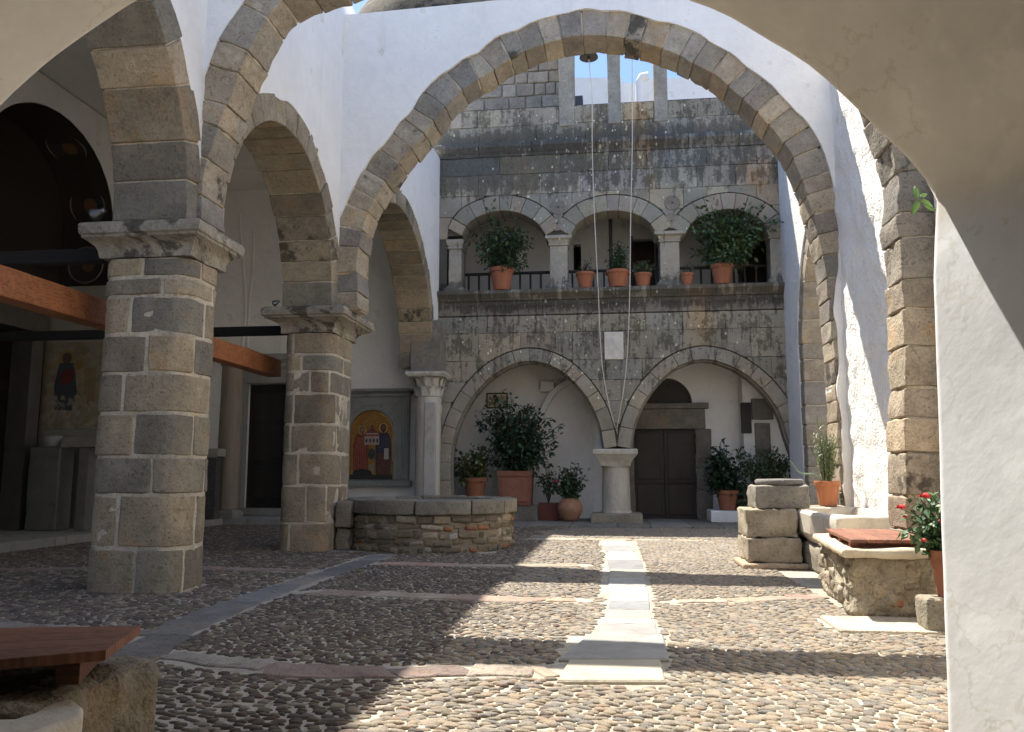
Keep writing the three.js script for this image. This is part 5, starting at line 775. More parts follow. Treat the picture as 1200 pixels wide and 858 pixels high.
{
  const free = (x, D) => { for (const b of blocked) if (x > b[0] - 0.035 && x < b[1] + 0.035 && D > b[2] - 0.03 && D < b[3] + 0.03) return false; for (const t of strips) for (let i = 1; i < t.p.length; i++) { const a = t.p[i - 1], b = t.p[i]; if (Math.abs(D - a[1]) > 1.2) continue; const ux = b[0] - a[0], uD = b[1] - a[1], l2 = ux * ux + uD * uD, k = clamp(((x - a[0]) * ux + (D - a[1]) * uD) / l2, 0, 1); if (Math.hypot(x - a[0] - k * ux, D - a[1] - k * uD) < t.w + 0.02) return false; } return true; };
  const list = [];
  const panels = [ // x0, x1, D0, D1, row angle, length, width, palette
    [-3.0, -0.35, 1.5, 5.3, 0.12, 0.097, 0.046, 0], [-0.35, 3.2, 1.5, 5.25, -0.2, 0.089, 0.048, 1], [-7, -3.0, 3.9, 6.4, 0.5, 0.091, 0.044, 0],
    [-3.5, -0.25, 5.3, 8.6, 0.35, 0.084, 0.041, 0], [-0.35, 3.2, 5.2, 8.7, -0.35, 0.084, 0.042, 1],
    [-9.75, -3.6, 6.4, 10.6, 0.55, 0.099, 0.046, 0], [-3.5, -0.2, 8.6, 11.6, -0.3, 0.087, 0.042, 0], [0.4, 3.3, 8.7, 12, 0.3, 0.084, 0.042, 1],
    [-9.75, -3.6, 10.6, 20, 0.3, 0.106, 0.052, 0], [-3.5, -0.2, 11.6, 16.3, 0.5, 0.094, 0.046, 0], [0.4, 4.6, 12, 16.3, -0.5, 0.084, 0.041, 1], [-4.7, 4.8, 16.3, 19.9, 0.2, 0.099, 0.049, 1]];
  for (const [x0, x1, D0, D1, ang, ln, wd, pal] of panels) {
    const cx = (x0 + x1) / 2, cD = (D0 + D1) / 2, R = Math.hypot(x1 - x0, D1 - D0) / 2, s = Math.sin(ang), c = Math.cos(ang); let row = 0;
    for (let v = -R; v < R; v += wd * 0.94, row++) for (let u = -R + (row % 2) * ln * 0.5 + rr(0, 0.03); u < R; u += ln * rr(0.84, 1.16)) {
      const uu = u + rr(-0.2, 0.2) * wd, vv = v + rr(-0.22, 0.22) * wd + 0.10 * Math.sin(u * 1.7 + row * 0.013), x = cx + uu * c - vv * s, D = cD + uu * s + vv * c;
      if (x < x0 || x > x1 || D < D0 || D > D1 || !free(x, D) || rnd() < 0.02) continue;
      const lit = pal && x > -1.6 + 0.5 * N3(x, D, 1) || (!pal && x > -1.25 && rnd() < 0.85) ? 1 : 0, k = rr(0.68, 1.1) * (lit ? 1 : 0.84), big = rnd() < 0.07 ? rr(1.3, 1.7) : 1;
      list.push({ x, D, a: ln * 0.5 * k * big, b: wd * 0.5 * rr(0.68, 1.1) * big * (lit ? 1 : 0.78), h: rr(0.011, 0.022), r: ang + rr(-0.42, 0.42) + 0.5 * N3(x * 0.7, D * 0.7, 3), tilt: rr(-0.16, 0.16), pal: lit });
    }
  }
  const pals = [[[0.126, 0.096, 0.074], [0.159, 0.122, 0.089], [0.111, 0.092, 0.078], [0.185, 0.152, 0.107], [0.133, 0.092, 0.070], [0.29, 0.245, 0.18]],  // darker pebbles on the shaded side, paler on the sunlit: shade put into colour
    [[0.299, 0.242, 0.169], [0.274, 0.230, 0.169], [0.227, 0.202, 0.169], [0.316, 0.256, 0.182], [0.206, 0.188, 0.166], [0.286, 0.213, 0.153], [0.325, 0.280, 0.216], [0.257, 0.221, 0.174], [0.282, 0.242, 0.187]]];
  const shapes = []; for (let k = 0; k < 5; k++) { const g0 = new THREE.IcosahedronGeometry(1, 2); const g = mergeVertices((() => { const q = g0.clone(); q.deleteAttribute('uv'); q.deleteAttribute('normal'); return q; })()), p = g.attributes.position; for (let i = 0; i < p.count; i++) { const v = [p.getX(i), p.getY(i), p.getZ(i)], n = 1 + 0.13 * N3(v[0] * 1.2 + k * 9, v[1] * 1.2, v[2] * 1.2) * 1.6, sq = (t) => Math.sign(t) * Math.pow(Math.abs(t), 0.86); p.setXYZ(i, sq(v[0]) * n, sq(v[1]) * n, sq(v[2]) * n); } g.computeVertexNormals(); const uv = []; for (let i = 0; i < p.count; i++) uv.push(p.getX(i) * 0.3 + k * 0.37, p.getZ(i) * 0.3 + p.getY(i) * 0.2); g.setAttribute('uv', new THREE.Float32BufferAttribute(uv, 2)); shapes.push(g); }
  const visible = q => { const [px, py] = toPixel(q.x, 0.02, q.D); return q.D > 3.4 && px > 158 && px < 1105 && py < 862 && py > 0; };
  const order = list.filter(visible).sort((a, b) => b.a * b.b / b.D ** 3 - a.a * a.b / a.D ** 3); order.slice(0, 300).forEach(q => { q.single = true; });
  const pebble = std({ map: stoneMap, bumpMap: stoneBump, bumpScale: 0.006, roughness: 0.72, vertexColors: false });
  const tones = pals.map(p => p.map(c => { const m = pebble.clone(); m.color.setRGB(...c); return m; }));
  const place = (q, o) => { o.position.set(q.x, -0.001, -q.D); o.rotation.set(q.tilt, q.r, 0, 'YXZ'); o.scale.set(q.a, q.h, q.b); };
  const dummy = new THREE.Object3D(), groups = [[], [], [], [], []];
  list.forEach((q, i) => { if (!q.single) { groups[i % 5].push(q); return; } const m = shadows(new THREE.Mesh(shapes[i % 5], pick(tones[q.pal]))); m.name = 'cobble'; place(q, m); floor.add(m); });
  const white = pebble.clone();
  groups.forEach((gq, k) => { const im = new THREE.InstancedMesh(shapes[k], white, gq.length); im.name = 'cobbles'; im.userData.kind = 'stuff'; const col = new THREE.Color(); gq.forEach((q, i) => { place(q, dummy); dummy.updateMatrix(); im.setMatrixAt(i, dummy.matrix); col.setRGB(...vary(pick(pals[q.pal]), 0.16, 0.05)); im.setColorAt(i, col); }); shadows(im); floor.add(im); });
  console.log('cobbles', list.length);
}
// ---------- round well ----------
{
  seedState = 3131;
  const cx = -3.2, cD = 14.5, R = 1.42, hR = 0.60, H = 0.84;
  const t = thing('stone_well', 'round rubble and brick well with a heavy stone rim', 'well', [cx, 0, cD]);
  const cols = [[0.22, 0.172, 0.118], [0.27, 0.217, 0.15], [0.165, 0.135, 0.10], [0.33, 0.27, 0.19], [0.34, 0.15, 0.08], [0.23, 0.185, 0.125], [0.46, 0.41, 0.32]];
  let y = 0.0; while (y < hR - 0.03) { const h = Math.min(rr(0.09, 0.15), hR - y); let a = rr(0, 0.1); const end = a + Math.PI * 2 - 0.02; while (a < end) { const da = Math.min(rr(0.07, 0.27), end - a); if (da > 0.05) { const c = pick(cols), brick = c[0] > 0.3 && c[1] < 0.2, e = rr(-0.012, 0.03), hh = (brick ? Math.min(h, 0.075) : h * rr(0.7, 1.15)) - 0.014, dy = rr(-0.018, 0.018), sl = rr(-0.02, 0.02); if (hh > 0.03) part(t, brick ? 'brick' : 'rubble_stone', stone(da * R - 0.016, hh, 0.2, (u, b, d) => { const th = a + u / R, r = R + e - d; return [cx + r * Math.cos(th), Math.max(0, y + 0.006 + dy + b + sl * (u / (da * R) - 0.5) * 2), cD + r * Math.sin(th)]; }, { r: 0.028, seg: [2, 1, 1], amp: 0.014, fs: 7, c: vary(c, 0.15) }), M.stone); } a += da; } y += h; }
  part(t, 'mortar_bed', lathe([[R - 0.02, 0], [R - 0.012, 0.3], [R - 0.02, hR], [R - 0.5, hR]], cx, cD, { c: [0.48, 0.47, 0.44], n: 48, uvs: 3, amp: 0.006 }), M.mortar);
  const nb = 11; let a = 0.2; for (let k = 0; k < nb; k++) { const da = Math.PI * 2 / nb * (k % 2 ? 0.88 : 1.108) ; const a0 = a, e = rr(-0.015, 0.02); part(t, 'rim_stone', stone(da * R - 0.016, H - hR - 0.004 + rr(-0.008, 0.008), 0.42, (u, b, d) => { const th = a0 + u / R, r = R + 0.05 + e - d; return [cx + r * Math.cos(th), hR + 0.004 + b, cD + r * Math.sin(th)]; }, { r: 0.03, seg: [5, 2, 2], amp: 0.012, fs: 5, c: vary([0.235, 0.21, 0.165], 0.13) }), M.stone); a += da * 0.9995; }
  part(t, 'cover_slab', lathe([[0, H - 0.1], [R - 0.36, H - 0.1], [R - 0.36, H - 0.045], [0, H - 0.04]].reverse(), cx, cD, { c: [0.22, 0.20, 0.17], n: 36 }), M.stone);
  // squared rubble block wedged between well and pillar
  const b = thing('wedged_block', 'small rough stone block wedged between the pillar and the well', 'stone block', [-4.45, 0, 13.6]);
  part(b, 'lower_stone', boxStone(-4.63, -4.4, 0, 0.36, 13.55, 14.0, { c: [0.27, 0.225, 0.165], r: 0.03, amp: 0.03, seg: [3, 4, 4], fs: 7 }), M.stone); part(b, 'upper_stone', boxStone(-4.64, -4.36, 0.365, 0.80, 13.5, 14.0, { c: [0.30, 0.25, 0.18], r: 0.03, amp: 0.03, seg: [3, 4, 4], fs: 7 }), M.stone);
}
// ---------- right side: stepped stones, troughs ----------
{
  seedState = 717;
  const t = thing('stacked_stones', 'stack of worn stone blocks topped by a round grey slab', 'stones', [2.15, 0, 12.0]);
  part(t, 'foot_slab', boxStone(1.66, 2.52, 0, 0.075, 11.52, 12.5, { c: [0.50, 0.38, 0.26], r: 0.03, amp: 0.012, seg: [4, 1, 4] }), M.stone);
  part(t, 'lower_step', boxStone(1.75, 2.45, 0.08, 0.40, 11.62, 12.5, { c: [0.40, 0.34, 0.25], r: 0.022, amp: 0.028, seg: [9, 5, 8], fs: 7 }), M.stone);
  part(t, 'middle_step', boxStone(1.75, 2.42, 0.405, 0.78, 11.68, 12.5, { c: [0.42, 0.36, 0.26], r: 0.022, amp: 0.03, seg: [9, 5, 8], fs: 8 }), M.stone);
  part(t, 'upper_block', boxStone(1.9, 2.62, 0.785, 1.10, 11.78, 12.5, { c: [0.29, 0.265, 0.22], r: 0.025, amp: 0.018, seg: [9, 5, 8], fs: 6 }), M.stone);
  part(t, 'round_slab', lathe([[0, 1.102], [0.30, 1.104], [0.325, 1.125], [0.325, 1.165], [0.30, 1.185], [0, 1.19]], 2.28, 12.1, { c: [0.27, 0.255, 0.24], n: 32, amp: 0.02 }), M.stone);
  // far marble trough
  const t2 = thing('marble_trough', 'open white marble trough behind the wooden-lidded trough', 'trough', [2.9, 0, 11.4]);
  part(t2, 'rubble_base', boxStone(2.5, 3.52, 0, 0.36, 10.3, 12.75, { c: [0.36, 0.32, 0.25], r: 0.05, amp: 0.035, seg: [6, 5, 14], fs: 5 }), M.stone);
  part(t2, 'basin', rectMould(2.56, 3.42, 10.2, 12.7, [[-0.1, 0.365], [0.0, 0.365], [0.10, 0.5], [0.12, 0.74], [0.10, 0.775], [0.02, 0.78], [-0.0, 0.76], [-0.06, 0.5], [-0.2, 0.46]], { c: [0.66, 0.61, 0.53], seg: 10, amp: 0.016 }), M.marble);
  part(t2, 'near_rim', boxStone(2.42, 3.5, 0.60, 0.79, 9.72, 10.06, { c: [0.66, 0.61, 0.53], r: 0.045, amp: 0.018, seg: [8, 2, 4] }), M.marble);
  // near trough: rubble body, marble rim, wooden lid
  const body = shapeOf([[2.02, 8.0], [2.16, 7.72], [3.0, 7.68], [3.0, 8.42], [2.82, 8.5], [2.82, 9.2], [3.2, 9.25], [3.2, 9.66], [2.12, 9.66], [2.04, 9.2]]);
  const t1 = thing('lidded_trough', 'rubble trough with marble rim under a brown wooden lid', 'trough', [2.5, 0, 8.6]);
  const bodyStone = stone(1.95, 0.53, 0.80, (a, b, c) => { const flare = (1 - b / 0.53) * 0.02; return [2.84 - c + 0.19 * (a / 1.95) - flare + 0.03, b, 7.78 + a]; }, { r: 0.04, seg: [40, 18, 18], amp: 0.05, fs: 5.5, c: [0.40, 0.35, 0.26] });
  part(t1, 'rubble_body', bodyStone, M.rubble ??= std({ map: stoneMap, bumpMap: roughBump, bumpScale: 0.05, roughness: 1 }));
  for (let k = 0; k < 26; k++) { const side = k < 14, h = rr(0.06, 0.14), L = rr(0.08, 0.2), y = rr(0.05, 0.40), s = side ? rr(7.9, 9.5) : rr(2.15, 2.7); part(t1, 'rubble_stone', side ? boxStone(2.03 + 0.097 * (s - 7.78) + rr(-0.01, 0.012), 2.3, y, y + h, s, s + L, { c: vary([0.38, 0.33, 0.25], 0.25), r: 0.02, amp: 0.03, seg: [3, 3, 2] }) : boxStone(s, s + L, y, y + h, 7.785 + rr(-0.01, 0.01), 7.95, { c: vary([0.36, 0.31, 0.23], 0.25), r: 0.02, amp: 0.03, seg: [3, 3, 2] }), M.stone); }
  part(t1, 'brick_piece', boxStone(2.36, 2.47, 0.1, 0.16, 7.74, 7.9, { c: [0.42, 0.17, 0.09], amp: 0.01, r: 0.02 }), M.stone);
  part(t1, 'rim', stone(0.85, 0.075, 2.0, (u, h, v) => [1.95 + 0.10 * v + u * (1 - 0.06 * v), 0.53 + h, 7.66 + v], { c: [0.66, 0.58, 0.44], r: 0.03, amp: 0.016, seg: [10, 1, 18], fs: 4 }), M.marble);
  const lid = thing('trough_lid', 'brown wooden lid lying on the rubble trough by the roses', 'lid', [2.4, 0.61, 8.3]);
  for (let k = 0; k < 5; k++) part(lid, 'plank', stone(0.142, 0.032, 1.5, (u, h, v) => [2.04 + k * 0.146 + u + 0.10 * v, 0.652 + h, 7.72 + v], { c: vary([0.27, 0.115, 0.07], 0.1), r: 0.006, amp: 0.001, seg: [1, 1, 4], uv: w => [w[2] * 1, w[0]] }), M.wood);
  for (const D of [7.85, 8.42, 9.02]) part(lid, 'batten', boxStone(2.06 + 0.1 * (D - 7.72), 2.75 + 0.1 * (D - 7.72), 0.608, 0.651, D, D + 0.07, { c: [0.28, 0.10, 0.06], r: 0.005, amp: 0 }), M.wood);
  // loose stones at the foot of the wall
  single('kerb_stone', boxStone(2.72, 3.1, 0, 0.14, 7.35, 7.66, { c: [0.38, 0.35, 0.28], r: 0.04, amp: 0.02, seg: [4, 2, 3] }), M.stone, 'rough pale stone on the ground under the rose pot', 'stone');
  // rubble footing between trough and wall leg
  single('wall_footing', boxStone(2.79, 3.3, 0.0, 0.46, 7.86, 8.43, { c: [0.20, 0.18, 0.145], r: 0.06, amp: 0.035, seg: [5, 6, 5] }), M.stone, 'dark rough masonry footing between trough and stone pier', 'footing');
}
// ---------- bench in the entrance ----------
{
  seedState = 646;
  const t = thing('rubble_bench', 'rough stone bench end with a worn white marble slab in the entrance', 'bench', [-2.3, 0, 2.9]);
  part(t, 'masonry', boxStone(-2.75, -1.83, 0, 0.53, 2.45, 3.3, { c: [0.24, 0.205, 0.15], r: 0.07, seg: [30, 20, 26], amp: 0.02, fs: 6 }), M.rubble);
  const s = shapeOf([[-2.75, 2.05], [-1.86, 2.05], [-1.79, 2.2], [-1.78, 2.62], [-1.84, 2.78], [-1.98, 2.85], [-2.75, 2.85]]); 
  part(t, 'seat_rubble', boxStone(-2.75, -1.86, 0, 0.44, 1.9, 2.46, { c: [0.26, 0.22, 0.16], r: 0.05, seg: [12, 8, 8], amp: 0.02, fs: 6 }), M.rubble);
  const mslab = (() => { const q = [[60, 858], [88, 838], [90, 828], [80, 820], [45, 814], [0, 816]].map(p => onY(p[0], p[1], 0.5)); const pts = [[-2.75, 1.95], [-1.7, 1.95], [-1.72, 2.3], ...q.slice(1), [-2.75, q[5][1]]]; const g = new THREE.ExtrudeGeometry(shapeOf(pts), { depth: 0.05, bevelEnabled: true, bevelSize: 0.02, bevelThickness: 0.02, bevelSegments: 3 }); g.rotateX(-Math.PI / 2); g.translate(0, 0.43, 0); return tint(g, [0.66, 0.62, 0.55]); })();
  part(t, 'marble_slab', mslab, M.marble);
  const lid = thing('bench_lid', 'brown wooden board on battens lying on the entrance bench', 'lid', [-2.3, 0.55, 3.0]);
  const L = [[165, 733], [124, 762], [-60, 778], [-60, 737]].map(p => onY(p[0], p[1], 0.66));
  for (let k = 0; k < 4; k++) { const A = u => [lerp(L[3][0], L[0][0], u), lerp(L[3][1], L[0][1], u)], B = u => [lerp(L[2][0], L[1][0], u), lerp(L[2][1], L[1][1], u)]; const v0 = k / 4 + 0.004, v1 = (k + 1) / 4 - 0.004; part(lid, 'plank', stone(1, 0.035, 1, (a, b, c) => { const p = A(a), q = B(a), v = lerp(v0, v1, c); return [lerp(p[0], q[0], v), 0.625 + b, lerp(p[1], q[1], v)]; }, { r: 0.006, amp: 0, seg: [6, 1, 1], c: vary([0.20, 0.085, 0.05], 0.1), uv: w => [w[0], w[2]] }), M.wood); }
  for (const u of [0.82, 0.3]) { const a = [lerp(L[3][0], L[0][0], u), lerp(L[3][1], L[0][1], u)], b = [lerp(L[2][0], L[1][0], u), lerp(L[2][1], L[1][1], u)]; part(lid, 'batten', stone(0.09, 0.075, 1, (x, y, c) => [lerp(a[0], b[0], lerp(0.06, 0.94, c)) + x - 0.09, 0.548 + y, lerp(a[1], b[1], lerp(0.06, 0.94, c))], { r: 0.004, amp: 0, c: [0.15, 0.06, 0.035] }), M.wood); }
}
// ---------- floodlights on the capitals (unlit) ----------
for (const [x, D, s, label] of [[-5.74, 8.36, 1, 'small chrome floodlight perched on the near pillar capital'], [-5.66, 13.15, 0.75, 'small floodlight on the capital beside the well']]) {
  const t = thing('floodlight', label, 'floodlight', [x, 4.02, D]);
  part(t, 'bracket', boxStone(x - 0.03 * s, x + 0.12 * s, 4.022, 4.05, D - 0.02, D + 0.06, { c: [0.08, 0.08, 0.08], amp: 0 }), M.dark);
  const h = new THREE.LatheGeometry([[0, 0.0], [0.05, 0.004], [0.072, 0.03], [0.07, 0.05], [0.045, 0.10], [0.032, 0.13], [0.03, 0.17], [0, 0.172]].map(p => new THREE.Vector2(p[0] * s, p[1] * s)), 20); h.rotateZ(-1.15); h.translate(x - 0.05 * s, 4.05 + 0.07 * s, -D); part(t, 'lamp_head', tint(h, [0.16, 0.16, 0.16]), Object.assign(M.metal.clone(), { roughness: 0.3 }));
}
// ---------- pots and plants ----------
function leaves(spec) {              // spec: list of [x, y, D] leaf places with size, direction; one merged mesh of folded leaves
  const pos = [], col = [], idx = [], nor = [];
  for (const l of spec) {
    const d = new THREE.Vector3(...l.dir).normalize(), up = Math.abs(d.y) > 0.9 ? new THREE.Vector3(1, 0, 0) : new THREE.Vector3(0, 1, 0), s = new THREE.Vector3().crossVectors(d, up).normalize().applyAxisAngle(d, rr(-0.9, 0.9)), n = new THREE.Vector3().crossVectors(s, d);
    const o = new THREE.Vector3(l.p[0], l.p[1], -l.p[2]), L = l.len, w = l.wid, b = pos.length / 3;
    const P = [o, o.clone().addScaledVector(d, L * 0.45).addScaledVector(s, w).addScaledVector(n, 0.15 * w), o.clone().addScaledVector(d, L * 0.5).addScaledVector(n, -0.18 * w), o.clone().addScaledVector(d, L * 0.45).addScaledVector(s, -w).addScaledVector(n, 0.15 * w), o.clone().addScaledVector(d, L).addScaledVector(n, -0.12 * L)];
    for (const p of P) { pos.push(p.x, p.y, p.z); col.push(...l.c); }
    idx.push(b, b + 1, b + 2, b, b + 2, b + 3, b + 1, b + 4, b + 2, b + 2, b + 4, b + 3);
  }
  const g = new THREE.BufferGeometry(); g.setAttribute('position', new THREE.Float32BufferAttribute(pos, 3)); g.setAttribute('color', new THREE.Float32BufferAttribute(col, 3)); g.setIndex(idx); g.computeVertexNormals(); return g;
}
function bush(t, base, c, rad, n, o = {}) {    // foliage round twigs that fan from base into an ellipsoid at c
  const twigs = [], spec = [], nt = o.twigs ?? 26, cols = o.cols ?? [[0.032, 0.062, 0.026], [0.045, 0.085, 0.032], [0.025, 0.05, 0.024], [0.06, 0.10, 0.04]];
  for (let k = 0; k < nt; k++) {
    let u; do { u = [rr(-1, 1), rr(-1, 1), rr(-1, 1)]; } while (dot(u, u) > 1 || dot(u, u) < 0.25);
    const kk = rr(0.85, 1.15) * (o.spiky ? rr(0.62, 1.32) : 1), tip = [c[0] + u[0] * rad[0] * kk, c[1] + u[1] * rad[1] * kk, c[2] + u[2] * rad[2] * kk], mid = [lerp(base[0], tip[0], 0.45) , lerp(base[1], tip[1], 0.6), lerp(base[2], tip[2], 0.45)];
    twigs.push(tube([base, mid, tip], 0.007 * (o.twig ?? 1), { n: 5, m: 4, c: o.stemC ?? [0.07, 0.05, 0.03] }));
    const per = Math.round(n / nt);
    for (let i = 0; i < per; i++) { const v = Math.pow(rnd(), 0.6), a = v < 0.5 ? [0, 1, 2].map(j => lerp(base[j], mid[j], v * 2)) : [0, 1, 2].map(j => lerp(mid[j], tip[j], v * 2 - 1)); if (a[1] < base[1] + (o.bare ?? 0.1)) continue; const sp = (o.spread ?? 0.10) * rr(0.3, 1.2), q = [a[0] + rr(-1, 1) * sp, a[1] + rr(-1, 1) * sp, a[2] + rr(-1, 1) * sp]; const L = (o.len ?? 0.09) * rr(0.65, 1.25); spec.push({ p: q, dir: [q[0] - a[0] + rr(-0.03, 0.03), q[1] - a[1] + rr(-0.05, 0.04) + (o.droop ?? -0.01), -(q[2] - a[2]) + rr(-0.03, 0.03)].map(z => z + 1e-4), len: L, wid: L * (o.ratio ?? 0.27), c: vary(pick(cols), 0.2, 0.08) }); }
  }
  part(t, 'stems', mergeGeometries(twigs), M.dark); part(t, 'foliage', leaves(spec), M.leaf);
}
const CLAY = [0.35, 0.135, 0.07];
function potProfile(r, h, y, kind) {
  if (kind === 'jar') return [[0, 0], [r * 0.55, 0], [r * 0.72, h * 0.12], [r * 0.97, h * 0.42], [r, h * 0.6], [r * 0.86, h * 0.82], [r * 0.62, h * 0.92], [r * 0.66, h], [r * 0.56, h], [r * 0.5, h * 0.9], [0, h * 0.88]].map(p => [p[0], p[1] + y]);
  return [[0, 0], [r * 0.66, 0], [r * 0.68, h * 0.02], [r * 0.90, h * 0.78], [r * 0.90, h * 0.80], [r, h * 0.81], [r * 1.01, h * 0.985], [r * 0.99, h], [r * 0.88, h], [r * 0.86, h * 0.9], [0, h * 0.88]].map(p => [p[0], p[1] + y]);
}
function pot(label, x, y, D, r, h, o = {}) {
  const t = thing('potted_plant', label, 'potted plant', [x, y, D], o.group); part(t, 'pot', lathe(potProfile(r, h, y + 0.003, o.kind), x, D, { c: o.c ?? vary(CLAY, 0.12), n: 26, amp: 0.006 }), M.clay);
  part(t, 'soil', lathe([[0, h * 0.9], [r * 0.84 * (o.kind ? 0.6 : 1), h * 0.9], [r * 0.8 * (o.kind ? 0.6 : 1), h * 0.905], [0, h * 0.93]].map(p => [p[0], p[1] + y]), x, D, { c: [0.05, 0.035, 0.025], n: 16 }), M.dark); return t;
}
{
  seedState = 9001; const D = FD - 0.02;
  const gp = (px0, px1, pyT, pyB) => { const a = onD(px0, pyB, D)[0], b = onD(px1, pyB, D)[0], h = onD((px0 + px1) / 2, pyT, D)[1] - galY; return [(a + b) / 2, (b - a) / 2, h]; };
  const G = (label, p, bl, o) => { const [x, r, h] = gp(...p), t = pot(label, x, galY, D, r, h, { group: undefined }); const c0 = onD((bl[0] + bl[1]) / 2, (bl[2] + bl[3]) / 2, D), rx = (onD(bl[1], bl[2], D)[0] - onD(bl[0], bl[2], D)[0]) / 2, ry = (onD(bl[0], bl[2], D)[1] - onD(bl[0], bl[3], D)[1]) / 2; bush(t, [x, galY + h * 0.9, D], [c0[0], c0[1], D], [rx, ry, rx * 0.8], o.n, o); };
  G('large bushy green shrub in a clay pot at the left gallery arch', [574, 602, 315, 338], [550, 622, 250, 320], { spiky: true, n: 3200, twigs: 60, len: 0.13, spread: 0.14 });
  G('grey-green herb in a small clay pot beside the gallery column', [675, 697, 320, 338], [671, 700, 304, 322], { n: 260, twigs: 26, len: 0.07, ratio: 0.14, cols: [[0.12, 0.14, 0.09], [0.09, 0.12, 0.07]], spiky: true, bare: 0.02 });
  G('compact green shrub in a wide clay pot between the ropes', [710, 739, 318, 338], [712, 738, 282, 320], { n: 900, twigs: 34, len: 0.09, spread: 0.08 });
  G('low leafy plant in a clay pot by the third gallery column', [743, 764, 321, 338], [741, 768, 304, 322], { n: 420, twigs: 26, len: 0.08, bare: 0.02, cols: [[0.06, 0.09, 0.04], [0.09, 0.12, 0.06]] });
  G('nearly bare small clay pot right of the third gallery column', [797, 814, 321, 337], [797, 818, 306, 322], { n: 60, twigs: 10, len: 0.07, bare: 0.02, cols: [[0.06, 0.09, 0.04]] });
  G('tall spreading lemon-green tree in a clay pot at the right gallery arch', [833, 861, 311, 337], [812, 899, 237, 314], { spiky: true, n: 3200, twigs: 60, len: 0.15, spread: 0.16, cols: [[0.045, 0.085, 0.03], [0.06, 0.11, 0.04], [0.035, 0.065, 0.026], [0.085, 0.14, 0.055]] });
}
{ // plants in the loggia, left bay
  const D = 21.9;
  // square planter on a stone block with the tall bush
  const D1 = 22.0, q = (px, py) => onD(px, py, D1);
  const b = thing('stone_block', 'squared stone block under the square terracotta planter', 'stone block', [q(605, 600)[0], 0, D1]);
  part(b, 'block', boxStone(q(572, 600)[0], q(631, 600)[0], 0.05, q(600, 592)[1], D1 - 0.3, D1 + 0.45, { c: [0.21, 0.19, 0.155], r: 0.02, amp: 0.01, seg: [3, 1, 2] }), M.stone);
  const y0 = q(600, 592)[1] + 0.003, y1 = q(600, 552)[1], x0 = q(586, 570)[0], x1 = q(624, 570)[0];
  const t = thing('square_planter', 'tall dark green bushy tree in a square terracotta planter', 'potted plant', [(x0 + x1) / 2, y0, D1]);
  part(t, 'planter', rectMould(x0, x1, D1 - 0.36, D1 + 0.36, [[-0.05, y0], [-0.03, y0 + 0.002], [0.0, y1 - 0.14], [0.025, y1 - 0.13], [0.03, y1], [-0.03, y1], [-0.05, y1 - 0.08], [-0.3, y1 - 0.07]], { c: [0.27, 0.115, 0.07], amp: 0.006 }), M.clay);
  const relief = [[-0.26, -0.2], [0.26, -0.2], [-0.26, -0.62], [0.26, -0.62]]; part(t, 'relief_panel', boxStone(x0 + 0.1, x1 - 0.1, y0 + 0.1, y1 - 0.2, D1 - 0.372, D1 - 0.35, { c: [0.30, 0.13, 0.08], r: 0.008, amp: 0.006, seg: [5, 5, 1], fs: 9 }), M.clay);
  const c = q(606, 505); bush(t, [(x0 + x1) / 2, y1 - 0.08, D1], [c[0], c[1], D1], [1.06, 1.04, 0.8], 4600, { spiky: true, twigs: 90, len: 0.15, spread: 0.16, twig: 1.3, cols: [[0.026, 0.052, 0.026], [0.035, 0.068, 0.032], [0.02, 0.04, 0.022], [0.05, 0.09, 0.042]] });
  // pot behind the well
  const bl = thing('low_stone_bench', 'low stone bench in the loggia behind the well', 'bench', [onD(552, 590, D)[0], 0, D]); part(bl, 'seat', boxStone(-4.4, onD(570, 590, D)[0], 0.05, onD(557, 586, D)[1], D - 0.35, D + 0.4, { c: [0.22, 0.2, 0.165], r: 0.02, amp: 0.008, seg: [4, 2, 2] }), M.stone);
  const yB = onD(557, 586, D)[1], xx = onD(557, 570, D)[0], t3 = pot('leafy begonia-like plant in a clay pot on the bench behind the well', xx, yB, D, 0.32, onD(557, 560, D)[1] - yB); const c3 = onD(551, 543, D); bush(t3, [xx, onD(557, 562, D)[1], D], [c3[0], c3[1], D], [0.62, 0.36, 0.45], 520, { twigs: 40, len: 0.16, ratio: 0.42, spread: 0.12, bare: 0, cols: [[0.07, 0.10, 0.03], [0.10, 0.12, 0.035], [0.05, 0.07, 0.03], [0.14, 0.11, 0.04]] });
  // rose in a round jar and a slim plant in a low box
  const D4 = 21.75, j = onD(668, 600, D4), t4 = pot('small rose bush in a round clay jar beside the marble column', j[0], 0.05, D4, 0.33, onD(668, 584, D4)[1] - 0.05, { kind: 'jar', c: [0.40, 0.21, 0.125] }); const c4 = onD(666, 563, D4); bush(t4, [j[0], onD(668, 585, D4)[1], D4], [c4[0], c4[1] + 0.05, D4], [0.52, 0.42, 0.4], 700, { twigs: 36, len: 0.12, ratio: 0.33, spread: 0.1, bare: 0.02 });
  const rose = (t, p, r, c = [0.55, 0.015, 0.02]) => { const g = []; for (let k = 0; k < 14; k++) { const a = k * 2.4, rad = r * (0.25 + 0.055 * k), h = r * (0.5 - 0.05 * k); const s = new THREE.SphereGeometry(r * 0.55, 7, 5, 0, Math.PI * 0.9, 0.3, 1.6); s.rotateY(a); s.translate(Math.cos(a) * rad * 0.5, h * 0.4, Math.sin(a) * rad * 0.5); g.push(s); } const m = mergeGeometries(g); m.translate(p[0], p[1], -p[2]); const mat = M.petal ??= std({ roughness: 0.7, side: THREE.DoubleSide }); part(t, 'rose', tint(m, c), mat); };
  rose(t4, [...onD(651, 564, D4 - 0.4), D4 - 0.4], 0.055);
